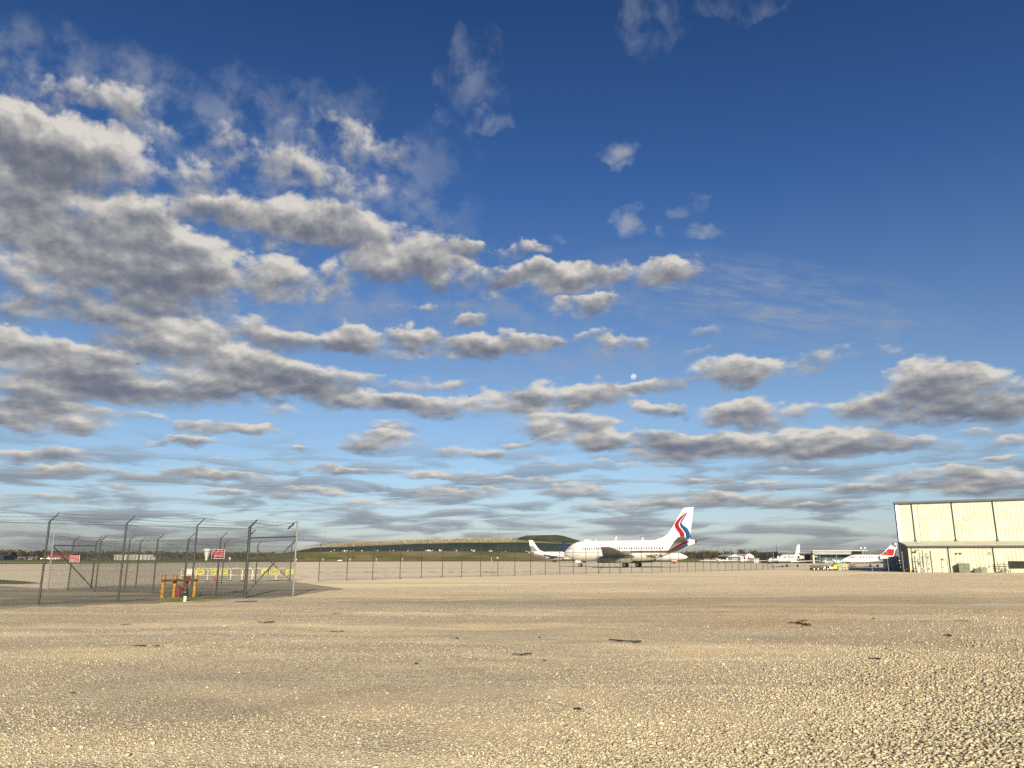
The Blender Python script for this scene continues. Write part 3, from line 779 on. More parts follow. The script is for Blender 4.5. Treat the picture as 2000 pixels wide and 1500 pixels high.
        for bx, k in bs:
            q = (gp(bx, 1134.6) - a).length; wd = min(.62 * k, L * .9) if len(bs) < 2 else .68
            mb = MB(); mb.box((q, -.045, H - .27), (wd, .02, .38)); bo = obj('board', mb, M['white' if m == 'white' else m], root)
            if m != 'white':
                mb = MB(); mb.box((q, -.058, H - .22), (wd * .7, .006, .035)); mb.box((q - .03, -.058, H - .31), (wd * .55, .006, .03)); obj('dark_band', mb, M['dark_metal'], bo)
    # black scrap caught in the barbed wire at the gateway
    p = P4.lerp(P5, .80) + Vector((.1, 0, 3.22)); mb = MB()
    mb.loft([[p + Vector((a, c, e)) for a, c, e in ((-.12 + s_, -.01, -.15 + s_ * .9), (-.08 + s_, .02, -.17 + s_ * .9), (-.04 + s_, 0, -.10 + s_ * .9), (-.10 + s_, .03, -.09 + s_ * .9))] for s_ in (0, .08, .17, .24)])
    mb.path([p + Vector((.10, 0, .10)), p + Vector((.2, 0, .17)), p + Vector((.32, .01, .19))], .008, 4)
    o = obj('plastic_scrap', mb, M['plastic_black']); tag(o, 'torn black plastic scrap caught in the barbed wire by the bright end post', 'plastic scrap')


def sticks():
    L = [  # pixels along each piece, thickness, label
     ([(1190, 1259.5), (1206, 1262), (1222, 1263), (1240, 1263), (1253, 1262.5)], .022, 'longest dark stick, forked at its right end, lying on the mid gravel', [(1236, 1266.5), (1252, 1262)]),
     ([(1001, 1292.6), (1019, 1293.4), (1030, 1292.8), (1039, 1291.6)], .020, 'straight dark stick lying alone on the gravel below the airliner', None),
     ([(1060, 1304), (1067, 1305)], .020, 'tiny dark wood chip right of the straight lone stick', None),
     ([(502, 1223.4), (518, 1223.6), (536, 1222)], .024, 'thick dark stick with blunt ends below the bright steel fence post', None),
     ([(258, 1274.8), (271, 1275.4), (284, 1274.8)], .018, 'left stick of the two lying end to end on the left gravel', None),
     ([(296, 1276), (303, 1275.6), (310, 1275)], .017, 'shorter right stick of the two lying end to end on the left gravel', None),
     ([(645, 1241), (658, 1241.4), (672, 1240.8)], .012, 'thin stick with a curled raised tip, left of centre', [(664, 1240), (672, 1235.5)]),
     ([(651, 1204), (660, 1203), (664, 1202.5)], .014, 'thin stick with a bent end standing up, nearest below the sandy track', [(660, 1203), (663.5, 1198)]),
     ([(458, 1178.2), (480, 1178.8), (502, 1177.2)], .026, 'long flat dark stick at the foot of the braced fence panel', None),
     ([(1541, 1221.8), (1558, 1222.4), (1572, 1225.4), (1584, 1226.4)], .030, 'knotted dark branch clump on the flat sandy right side', [(1558, 1223), (1566, 1220.6), (1570, 1227)]),
     ([(1844, 1247), (1852, 1246.4), (1859, 1248.4)], .028, 'stubby dark wood clump on the far right gravel', None),
     ([(1866, 1218.6), (1880, 1219.4), (1894, 1220.6)], .012, 'very thin straight twig on the far right gravel', None),
     ([(1698, 1301), (1710, 1300.6), (1722, 1301.4)], .026, 'broken dark stick amid the coarse stones on the right', None),
     ([(1800, 1221.2), (1812, 1220.6)], .011, 'short thin twig left of the L shaped twig', None),
     ([(1902, 1203.6), (1913, 1204.6)], .011, 'L shaped twig with one end upright on the far right', [(1913, 1204.6), (1913, 1198.5)]),
     ([(1790, 1258), (1803, 1259.2)], .012, 'little dark twig left of the stubby clump', None),
     ([(234, 1228), (245, 1227), (254, 1226.6)], .013, 'thin twig on the upper left gravel below the second fence post', None),
     ([(133, 1374.4), (143, 1373.8)], .014, 'small dark twig alone on the lower left gravel', None),
     ([(1700, 1207), (1709, 1206.4)], .014, 'small dark twig below the cream hangar', None),
     ([(1306, 1276), (1316, 1275)], .010, 'fine twig just below the longest forked stick', None)]
    for pts, r, lab, fork in L:
        r *= .60
        P = [gp(x, y) for x, y in pts]; P = [p + Vector((0, 0, float(relief(np.array(p.x), np.array(p.y))) + .030 + r)) for p in P]
        o0 = P[0].copy()
        n = len(P); rr = [r * (.75 + .5 * random.random()) * (1 if 0 < i < n - 1 else .8) for i in range(n)]
        mb = MB()
        fine, fr = [], []
        for i in range(n - 1):
            for k in range(3):
                q = P[i].lerp(P[i + 1], k / 3); fine.append(q - o0 + Vector((0, random.uniform(-.01, .01), random.uniform(0, .006)))); fr.append(rr[i] * (1 + random.uniform(-.15, .15)))
        fine.append(P[-1] - o0); fr.append(rr[-1]); mb.path(fine, fr, 7)
        if fork:
            if len(fork) == 2:
                a = gp(*fork[0]); a.z = P[0].z; b_ = dp(fork[1][0], fork[1][1], a.y); b_.z = max(b_.z, a.z)
                mb.path([a - o0, a.lerp(b_, .5) - o0 + Vector((.01, 0, .004)), b_ - o0], [r * .7, r * .6, r * .5], 6)
            else:
                for f in fork:
                    a = gp(*f); a.z = P[0].z + .02; mb.path([a - o0, a - o0 + Vector((.09, .03, .03)), a - o0 + Vector((.17, -.03, .0))], [r * .9, r * .8, r * .3], 6)
        o = obj('stick', mb, M['twig'], loc=o0); tag(o, lab, 'stick', 'burnt sticks on the gravel')
    for x, y, s_, lab in ((893, 1257, .045, 'single small black clod on the pale gravel left of the straight stick'), (812, 1314.5, .035, 'tiny black clod nearest the centre of the gravel'), (1128, 1402, .05, 'flat dark clod nearest the bottom right of centre'), (1054, 1253.5, .03, 'tiny black clod left of the longest forked stick'), (1706, 1212, .06, 'rounded dark clod on the sandy ground right of the knotted branch')):
        p = gp(x, y); p.z = float(relief(np.array(p.x), np.array(p.y))) + .022
        mb = MB(); mb.lathe([(-.3 * s_, .5 * s_), (0, .75 * s_), (.15 * s_, .55 * s_), (.28 * s_, .15 * s_)], n=9)
        mb.v = [(a * 1.25 * random.uniform(.8, 1.2), b * random.uniform(.7, 1.1), c * random.uniform(.8, 1.2)) for a, b, c in mb.v]
        o = obj('clod', mb, M['twig'], loc=p); tag(o, lab, 'clod', 'dark clods on the gravel')


GRASS_BLADE = mat('grass_blade', (.075, .10, .02), .8, 0, .3, 3)
_p2, _p3, _P4, _P5 = build_fences()
build_yard(_p2, _P4, _P5)
sticks()


# ------------------------------------------------------------------ landfill hill and far woods
def m_tarp(t, b, pos):
    a = t.noise(t.v('MULTIPLY', pos, (.05, .05, .3)), 1, 5, .6); x = t.sep(pos)[0]; z = t.sep(pos)[2]
    w = t.m('FRACT', t.m('MULTIPLY', t.m('ADD', x, t.m('MULTIPLY', z, -.7)), .085))
    line = t.m('MULTIPLY', t.ss(t.m('ABSOLUTE', t.m('SUBTRACT', w, .5)), .030, .0), t.ss(x, -60, -90))
    col = t.mix(t.ss(a, .36, .64), (.020, .034, .030), (.036, .046, .038))
    t.put(b.inputs['Base Color'], t.mix(t.m('MULTIPLY', line, .35), col, (.12, .14, .13)))
    b.inputs['Roughness'].default_value = .7


def m_green_tarp(t, b, pos):
    a = t.noise(t.v('MULTIPLY', pos, (.08, .08, .12)), 1, 5, .65)
    t.put(b.inputs['Base Color'], t.mix(t.ss(a, .36, .66), (.028, .040, .024), (.060, .062, .036)))


def m_rubble(t, b, pos):
    a = t.noise(pos, .5, 6, .75); c = t.noise(pos, .09, 4, .6)
    col = t.mix(t.ss(c, .4, .62), (.30, .255, .16), (.20, .19, .10))
    t.put(b.inputs['Base Color'], t.mix(t.m('MULTIPLY', t.ss(a, .48, .68), .8), col, (.12, .105, .075)))
    set_bump(t, b, a, 1.0, .6)


def m_bank(t, b, pos):
    a = t.noise(t.v('MULTIPLY', pos, (.03, .04, .25)), 1, 6, .7); c = t.noise(pos, .35, 6, .75)
    col = t.mix(t.ss(a, .38, .62), (.085, .085, .028), (.185, .150, .075))
    t.put(b.inputs['Base Color'], t.mix(t.m('MULTIPLY', t.ss(c, .52, .70), .75), col, (.05, .055, .018)))


def profile_hill(name, xs, rows, dists, mats):
    """Terrain read off the skyline: for every column the height of each row at its own distance."""
    nx = 220; X = np.linspace(xs[0], xs[1], nx); mb = MB(); grid = []
    for r_, (pts, dist) in enumerate(zip(rows, dists)):
        py = np.interp(X, [p[0] for p in pts], [p[1] for p in pts]); row = []
        for j, (x, y) in enumerate(zip(X, py)):
            dd = dist + 6 * math.sin(j * .05 + r_); p = dp(x, y, dd); row.append(p)
        grid.append(row)
    vs = [p for row in grid for p in row]; fs = []; mi = []
    for i in range(len(grid) - 1):
        for j in range(nx - 1):
            fs.append((i * nx + j, i * nx + j + 1, (i + 1) * nx + j + 1, (i + 1) * nx + j)); mi.append(mats[i])
    me = bpy.data.meshes.new(name); me.from_pydata(vs, [], fs); me.update()
    return me, mi, grid


def build_hills():
    bank, tarp, rub, grn = gmat('grass_bank', m_bank), gmat('dark_landfill_tarp', m_tarp), gmat('landfill_soil', m_rubble), gmat('green_landfill_tarp', m_green_tarp)
    foot = [(480, 1094.6), (560, 1095.6), (700, 1096), (1010, 1095.6), (1240, 1095.5), (1420, 1097)]
    top_bank = [(480, 1090), (530, 1083), (574, 1079.2), (640, 1078.2), (864, 1076.8), (925, 1077.2), (1008, 1080), (1060, 1081), (1200, 1082), (1420, 1092)]
    t_low = [(480, 1090), (530, 1083), (574, 1078.6), (640, 1077.4), (864, 1076.0), (925, 1076.4), (1008, 1079), (1060, 1080), (1200, 1081), (1420, 1091.5)]
    t_top = [(480, 1089.8), (530, 1082.6), (574, 1077.6), (589, 1074.8), (614, 1069.6), (672, 1068.4), (720, 1066.3), (768, 1064), (816, 1062.3), (864, 1060.8), (924, 1060), (1008, 1059.4), (1060, 1060), (1200, 1066), (1420, 1091)]
    sky_ = [(480, 1089.6), (530, 1082.2), (573, 1077.2), (589, 1074.2), (614, 1068.8), (630, 1065), (656, 1061.2), (704, 1057.8), (768, 1056), (816, 1054), (864, 1053.2), (882, 1053.6), (896, 1051.4), (952, 1050.6), (1005, 1050.8), (1060, 1053), (1200, 1064), (1420, 1090.6)]
    back = [(480, 1089.4), (1420, 1089.4)]
    me, mi, g = profile_hill('landfill_hill', (480, 1420), [foot, top_bank, t_low, t_top, sky_, back], [372, 402, 410, 432, 470, 640], [0, 0, 1, 2, 2])
    for m in (bank, tarp, rub): me.materials.append(m)
    me.polygons.foreach_set('material_index', mi); o = obj('landfill_hill', me, None); o['kind'] = 'structure'
    r = np.random.default_rng(4)
    # tipped rubble and pale litter on the plateau
    P, s = [], []
    for i in range(3200):
        x = r.uniform(600, 1005); j = int((x - 480) / 940 * 219); k = r.uniform(0, 1) ** .6
        p = g[3][j].lerp(g[4][j], k); P.append(p + Vector((r.normal(0, .5), 0, .1))); s.append(r.uniform(.12, .42) * (1.5 if r.uniform() < .06 else 1))
    v, f = chunks(np.array(P), np.array(s), 9, .8); me = fast_mesh('landfill_rubble', v, f); m = mat('tipped_rubble', (.34, .29, .20), .9, 0, 0, .5, tint=(.14, .125, .09)); me.materials.append(m)
    o = bpy.data.objects.new('landfill_rubble', me); COL.objects.link(o); tag(o, 'tipped pale rubble along the top of the landfill', 'rubble', kind='stuff')
    P = []
    for x0, n in ((646, 5), (676, 9), (684, 6), (706, 4), (736, 3), (765, 3), (800, 3), (835, 7), (842, 6), (860, 4), (892, 4), (925, 6), (960, 5), (985, 2)):
        for i in range(n):
            x = x0 + r.normal(0, 2.6); P.append(dp(x, np.interp(x, [p[0] for p in t_low], [p[1] for p in t_low]) - r.uniform(-.4, 2.2), 406))
    v, f = chunks(np.array(P), r.uniform(.15, .45, len(P)), 19, .9); me = fast_mesh('pale_litter', v, f); me.materials.append(M['white_dirty'])
    o = bpy.data.objects.new('pale_litter', me); COL.objects.link(o); tag(o, 'pale litter and sandbags along the foot of the dark tarp', 'litter', kind='stuff')
    # the steeper green mound behind, right
    f2 = [(985, 1082), (1240, 1083), (1330, 1086)]; a2 = [(985, 1080), (1008, 1054), (1015, 1051), (1029, 1047.5), (1085, 1047), (1099, 1048.5), (1120, 1055), (1140, 1060), (1190, 1072), (1330, 1085)]
    b2 = [(985, 1079), (1008, 1052.4), (1015, 1049.5), (1029, 1045.6), (1085, 1044.7), (1099, 1046), (1120, 1052.6), (1140, 1058), (1190, 1070), (1330, 1084)]
    me, mi, g = profile_hill('green_mound', (985, 1330), [f2, a2, b2, [(985, 1089), (1330, 1089)]], [416, 452, 458, 560], [0, 0, 0])
    me.materials.append(grn); o = obj('green_mound', me, None); o['kind'] = 'structure'
    # dark bushes and pale stones on the bank
    mb = MB()
    for x, y, n in ((585, 1091, 90), (640, 1091, 60), (655, 1091, 130), (690, 1088, 60), (745, 1088, 110), (790, 1091, 60), (815, 1092, 120), (834, 1092, 120), (880, 1090, 60), (905, 1091, 50), (965, 1091, 50), (1010, 1091, 60)):
        for i in range(n * 2):
            p = dp(x + r.normal(0, 6), y + r.normal(0, 1.3), 384 + r.uniform(-4, 6)); p.z = max(p.z, .1); a = r.uniform(0, 6.28); s_ = r.uniform(.15, .4)
            u = Vector((math.cos(a), math.sin(a), r.normal(0, .5))) * s_; w = Vector((r.normal(0, .4), r.normal(0, .4), 1)) * s_
            mb.add([p - u, p + u, p + w], [(0, 1, 2)])
    o = obj('undergrowth', mb, mat('scrub_leaf', (.05, .06, .018), .9, 0, .4, .4)); tag(o, 'low dark scrub on the grass bank below the landfill', 'scrub', kind='stuff')


LEAF = {}
def leaf_mat(name, a, b_):
    m = bpy.data.materials.new(name); m.use_nodes = True; t = NT(m.node_tree); b = t.n['Principled BSDF']; b.inputs['Roughness'].default_value = .9; b.inputs['Specular IOR Level'].default_value = .1
    g = t.node('ShaderNodeNewGeometry'); n = t.noise(g.outputs['Position'], .16, 4, .6)
    col = t.ramp(n, [(.36, a), (.62, b_)]); rr = t.m('MULTIPLY', g.outputs['Random Per Island'], .7)
    t.put(b.inputs['Base Color'], t.mix(rr, col, tuple(x * .45 for x in a))); return m


def crown_mesh(mb, c, rx, ry, rz, n, leaf, r, lobes=7):
    cs = [(c + Vector((r.uniform(-.6, .6) * rx, r.uniform(-.6, .6) * ry, r.uniform(-.45, .6) * rz)), r.uniform(.35, .6)) for _ in range(lobes)] + [(c, .7)]
    for i in range(n):
        o, k = cs[r.integers(len(cs))]; d = Vector(r.normal(0, 1, 3)).normalized(); q = (r.uniform() ** .45) * k
        p = o + Vector((d.x * rx * q, d.y * ry * q, d.z * rz * q)); u = Vector(r.normal(0, 1, 3)).normalized(); w = u.cross(Vector(r.normal(0, 1, 3))).normalized(); s_ = leaf * r.uniform(.5, 1.3)
        mb.add([p - u * s_, p + w * s_ * .6, p + u * s_, p - w * s_ * .6], [(0, 1, 2, 3)])


def tree(label, px, ybase, ytop, wpx, dist, lm, group, dens=1.0, bare=False, seed=1):
    r = np.random.default_rng(seed); b = dp(px, ybase, dist); b.z = max(0, b.z) if b.z < 3 else b.z; top = dp(px, ytop, dist).z; H = top - b.z; W = wpx / F_PX * dist
    root = thing('bare_tree' if bare else 'tree', label, 'tree', b, group=group); tr = MB(); tr.path([(0, 0, -.2), (.05, 0, H * .25), (0, .05, H * .5), (.05, 0, H * .8)], [H * .032, H * .025, H * .016, .02], 7)
    lim = []
    for k in range(14 if bare else 8):
        a = r.uniform(0, 6.28); z0 = H * r.uniform(.22, .55); e = Vector((math.cos(a) * W * .45, math.sin(a) * W * .45, min(H * .97, z0 + H * r.uniform(.15, .5))))
        m_ = Vector((0, 0, z0)).lerp(e, .5) + Vector((0, 0, H * .05)); tr.path([(0, 0, z0), m_, e], [H * .014, H * .009, .015], 5); lim.append((m_, e))
    obj('trunk', tr, M['bark'], root)
    cr = MB(); n = int(900 * dens)
    crown_mesh(cr, Vector((0, 0, H * .60)), W * .5, W * .5, H * .40, n, .030 * H if bare else .045 * H, r)
    if bare:
        for m_, e in lim:
            for k in range(26):
                p = m_.lerp(e, r.uniform(0, 1)); q = p + Vector((r.normal(0, .16) * W, r.normal(0, .16) * W, abs(r.normal(0, .12)) * H)); q.z = min(q.z, H); cr.tube(p, q, .02, .008, 3, False)
    obj('crown', cr, lm, root); return root


def build_woods():
    LEAF['bare'] = leaf_mat('bare_twigs', (.082, .066, .042), (.125, .098, .058)); LEAF['dark'] = leaf_mat('dark_foliage', (.026, .038, .014), (.05, .055, .022))
    LEAF['spring'] = leaf_mat('spring_foliage', (.085, .072, .030), (.12, .105, .035)); LEAF['far'] = leaf_mat('far_woodland', (.070, .064, .040), (.098, .080, .046))
    r = np.random.default_rng(77); mb = MB()
    # the wood on the far side of the airfield, left
    for x in np.arange(-260, 600, 3.2):
        top = np.interp(x, [-260, 0, 60, 130, 200, 300, 360, 420, 470, 520, 575, 600], [1072, 1073.2, 1073.6, 1075, 1076, 1076, 1077, 1078.5, 1077.5, 1079.5, 1083, 1088]) + r.normal(0, .9)
        D = r.uniform(690, 800); b = dp(x, 1093, D); H = dp(x, top, D).z; W = r.uniform(7, 11)
        crown_mesh(mb, Vector((b.x, D, H * .52)), W * .6, W * .6, H * .47, 62, 1.15, r, 5)
        mb.tube((b.x, D, 0), (b.x, D, H * .8), .3, .08, 4, False)
    o = obj('treeline', mb, LEAF['far']); tag(o, 'hazy brown early spring wood along the far side of the airfield', 'wood', kind='stuff')
    mb = MB()
    for x in np.arange(1325, 1530, 2.6):
        top = np.interp(x, [1325, 1345, 1360, 1400, 1430, 1470, 1500, 1530], [1080, 1077, 1077.5, 1076.5, 1079, 1078.5, 1081.5, 1083]) + r.normal(0, .7)
        D = r.uniform(395, 430); b = dp(x, 1096, D); H = dp(x, top, D).z; W = r.uniform(4, 7)
        crown_mesh(mb, Vector((b.x, D, H * .48)), W * .6, W * .6, H * .52, 90, .5, r, 5)
    o = obj('hedgerow', mb, LEAF['dark']); tag(o, 'dark green overgrown hedgerow behind the white tailed jets', 'hedgerow', kind='stuff')
    mb = MB()
    for i in range(5200):   # rank grass in front of the hedge
        x = r.uniform(1335, 1530); p = gp(x, r.uniform(1096.8, 1098.4)); h = r.uniform(.3, 1.2); a = Vector((r.normal(0, .3), 0, h)); s_ = Vector((.18, 0, 0)); mb.add([p - s_, p + s_, p + a], [(0, 1, 2)])
    o = obj('tall_grass', mb, mat('rank_grass', (.045, .055, .016), .9, 0, .3, .2)); tag(o, 'rank green grass growing below the hedgerow', 'grass', kind='stuff')
    G = 'trees on the skyline behind the apron'
    for i, (x, yt, w, lm, lab, bare) in enumerate(((1350, 1074.5, 26, 'bare', 'bare twiggy tree right beside the tail of the white airliner', True), (1376, 1074, 26, 'bare', 'bare brown tree second right of the airliner tail', True), (1402, 1073.8, 30, 'spring', 'yellowish spring tree left of the white gabled building', False), (1420, 1074.5, 18, 'bare', 'narrow bare tree just left of the white gabled building', True),
            (1448.5, 1071.5, 17, 'bare', 'round topped bare tree rising behind the white gabled building', True), (1475, 1073, 23, 'bare', 'wide bare tree right of the white gabled building', True), (1491, 1078, 20, 'dark', 'low dark bush between wide bare tree and open hangar', False), (1517, 1076, 12, 'bare', 'thin bare tree at the left end of the open hangar', True))):
        tree(lab, x, 1097, yt, w, 382 + 3 * i, LEAF[lm], G, 1.1 if bare else 1.5, bare, 40 + i)


# ------------------------------------------------------------------ aeroplanes
class Fus:
    def __init__(s, st): s.st = [tuple(q) + ((q[2],) if len(q) == 3 else ()) for q in st]
    def at(s, x):
        xs = [q[0] for q in s.st]; return tuple(float(np.interp(x, xs, [q[k] for q in s.st])) for k in (1, 2, 3))
    def mb(s, n=32, sub=3):
        mb = MB(); X = []
        for a, b in zip(s.st[:-1], s.st[1:]): X += [a[0] + (b[0] - a[0]) * k / sub for k in range(sub)]
        X.append(s.st[-1][0]); rings = []
        for x in X:
            zc, ry, rz = s.at(x); rings.append([(x, math.sin(2 * PI * k / n) * ry, zc + math.cos(2 * PI * k / n) * rz) for k in range(n)])
        return mb.loft(rings)
    def side(s, x, z, sd, out=.012):
        zc, ry, rz = s.at(x); q = max(-.999, min(.999, (z - zc) / max(rz, 1e-4))); y = ry * math.sqrt(1 - q * q)
        return (x, sd * (y + out), z + out * q)
    def band(s, X, lo, hi, sd, out=.012, nz=3):
        mb = MB(); cols = [[s.side(x, l + (h - l) * k / nz, sd, out) for k in range(nz + 1)] for x, l, h in zip(X, lo, hi)]
        return mb.loft(cols, False, False)


def wing_mb(root_le, root_c, tip_le, tip_c, t0=.12, t1=.10, n=10):
    """Two airfoil sections joined; each le is a 3-D point, chord runs aft (+x)."""
    prof = [(0, 0), (.03, .35), (.15, .8), (.35, 1.0), (.6, .75), (.85, .3), (1, .03), (.85, -.12), (.6, -.35), (.35, -.5), (.15, -.45), (.03, -.25)]
    mb = MB(); rings = []
    for k in range(n + 1):
        f = k / n; le = Vector(root_le).lerp(Vector(tip_le), f); c = root_c + (tip_c - root_c) * f; th = (t0 + (t1 - t0) * f) * c * .62
        rings.append([(le.x + a * c, le.y, le.z + b * th) for a, b in prof])
    return mb.loft(rings)


def fin_mb(outline, th):
    mb = MB(); cx = sum(p[0] for p in outline) / len(outline); cz = sum(p[1] for p in outline) / len(outline)
    inn = [(cx + (x - cx) * .86, cz + (z - cz) * .94) for x, z in outline]
    return mb.loft([[(x, -th, z) for x, z in inn], [(x, -th * .35, z) for x, z in outline], [(x, th * .35, z) for x, z in outline], [(x, th, z) for x, z in inn]])


def wheel(parent, c, r, w, dual=.0):
    for k in ((-1, 1) if dual else (0,)):
        y = c[1] + k * dual; mb = MB(); mb.lathe([(-w / 2, r * .72), (-w * .42, r * .95), (-w * .2, r), (w * .2, r), (w * .42, r * .95), (w / 2, r * .72)], (c[0], y, r), 'y', 20)
        t_ = obj('wheel', mb, M['tyre'], parent, True)
        mb = MB(); mb.lathe([(-w * .52, r * .2), (-w * .51, r * .55), (w * .51, r * .55), (w * .52, r * .2)], (c[0], y, r), 'y', 14); obj('hub', mb, M['bare_metal'], t_, True)


def gear(root, x, y, z, r, w, dual, mname='landing_gear'):
    mb = MB(); mb.tube((x, y, r), (x, y, z), r * .22, r * .3, 8); mb.tube((x, y - dual - .05, r), (x, y + dual + .05, r), r * .16, n=8); mb.tube((x, y, z * .45 + r * .5), (x + r * 1.8, y * .92, z), r * .10, n=6)
    g = obj(mname, mb, M['bare_metal'], root, True); wheel(g, (x, y), r, w, dual); return g


def place_jet(root, nose, tail, L):
    d = (tail - nose); d.z = 0; k = d.length / L; root.location = (nose.x, nose.y, 0); root.rotation_euler = (0, 0, math.atan2(d.y, d.x)); root.scale = (k,) * 3


FUS737 = [(0, 2.72, .04, .04), (.25, 2.74, .42, .42), (.7, 2.82, .78, .80), (1.4, 2.95, 1.12, 1.20), (2.2, 3.10, 1.42, 1.55), (3.2, 3.22, 1.68, 1.84), (4.6, 3.30, 1.86, 2.0), (6, 3.30, 1.88, 2.02), (18.5, 3.30, 1.88, 2.02), (20.5, 3.40, 1.83, 1.92), (23, 3.78, 1.55, 1.58), (25.5, 4.20, 1.14, 1.16), (27.7, 4.55, .74, .76), (29.1, 4.76, .44, .46), (29.5, 4.80, .30, .30)]
FIN737 = [(20.6, 5.2), (22.6, 5.62), (23.8, 6.3), (25.0, 7.7), (27.62, 11.2), (29.5, 11.28), (28.35, 5.1), (27.6, 4.9)]


def airliner(label, group, paint='white', fin='white', near=1, detail=True):
    """A twin-engined airliner, nose at its origin, tail towards +x; near = the side (+1 / -1 in y) that faces us."""
    F = Fus(FUS737); root = thing('airliner', label, 'airliner', group=group); W = M[paint]
    b = obj('fuselage', F.mb(), W, root, True)
    mb = MB(); mb.lathe([(29.46, .30), (29.7, .24), (29.72, .1)], (0, 0, 4.80), 'x', 14); obj('tail_exhaust', mb, M['dark_metal'], root, True)
    mb = fin_mb(FIN737, .20); obj('fin', mb, M[fin], root)
    for s in (1, -1):
        obj('wing', wing_mb((10.2, s * 1.5, 2.05), 7.2, (17.4, s * 14.2, 3.75), 1.9), M['grey_paint'], root, True)
        obj('stabilizer', wing_mb((25.2, s * .5, 4.75), 3.4, (28.9, s * 6.1, 5.55), 1.25, .10, .09, 5), M['grey_paint'] if detail else W, root, True)
        e = MB(); y = s * 4.85; e.lathe([(11.00, .42), (10.92, .50), (11.10, .60), (12.20, .66), (14.60, .64), (16.20, .58)], (0, y, 1.52), 'x', 20, False)
        en = obj('engine', e, M['grey_paint'], root, True)
        e = MB(); e.lathe([(16.20, .60), (17.40, .58), (18.50, .46), (18.50, .38), (17.80, .3)], (0, y, 1.52), 'x', 20); obj('thrust_reverser', e, M['bare_metal'], en, True)
        e = MB(); e.lathe([(11.35, .44), (11.30, .2), (11.00, .03)], (0, y, 1.52), 'x', 16); obj('engine_intake', e, M['dark_metal'] if detail else M['red_cover'], en, True)
        e = MB(); e.box((14.0, y, 2.18), (3.6, .22, .42)); obj('pylon', e, M['grey_paint'], en)
        gear(root, 15.9, s * 2.62, 2.2, .52, .36, .36)
        for k, yy in enumerate((3.6, 6.6, 9.6)):
            e = MB(); xx = 10.2 + yy / 14.2 * 7.2 + 3.6; e.lathe([(xx, .03), (xx + .6, .16), (xx + 1.6, .15), (xx + 2.5, .04)], (0, s * yy, 1.95 + yy / 14.2 * 1.45), 'x', 8); obj('flap_fairing', e, M['bare_metal'], root, True)
    g = gear(root, 3.9, 0, 1.5, .36, .22, .20, 'nose_gear')
    for s in (-1, 1):
        e = MB(); e.box((3.5, s * .34, 1.12), (1.3, .03, .42)); obj('gear_door', e, W, root)
    # cockpit glazing
    for s in (1, -1):
        for x0, x1, z0, z1 in ((1.55, 2.05, 3.50, 3.92), (2.12, 2.6, 3.52, 4.05)):
            obj('cockpit_window', F.band([x0, x1], [z0, z0], [z1 - .08, z1], s, .012, 2), M['window_cover'], root)
    return root, F


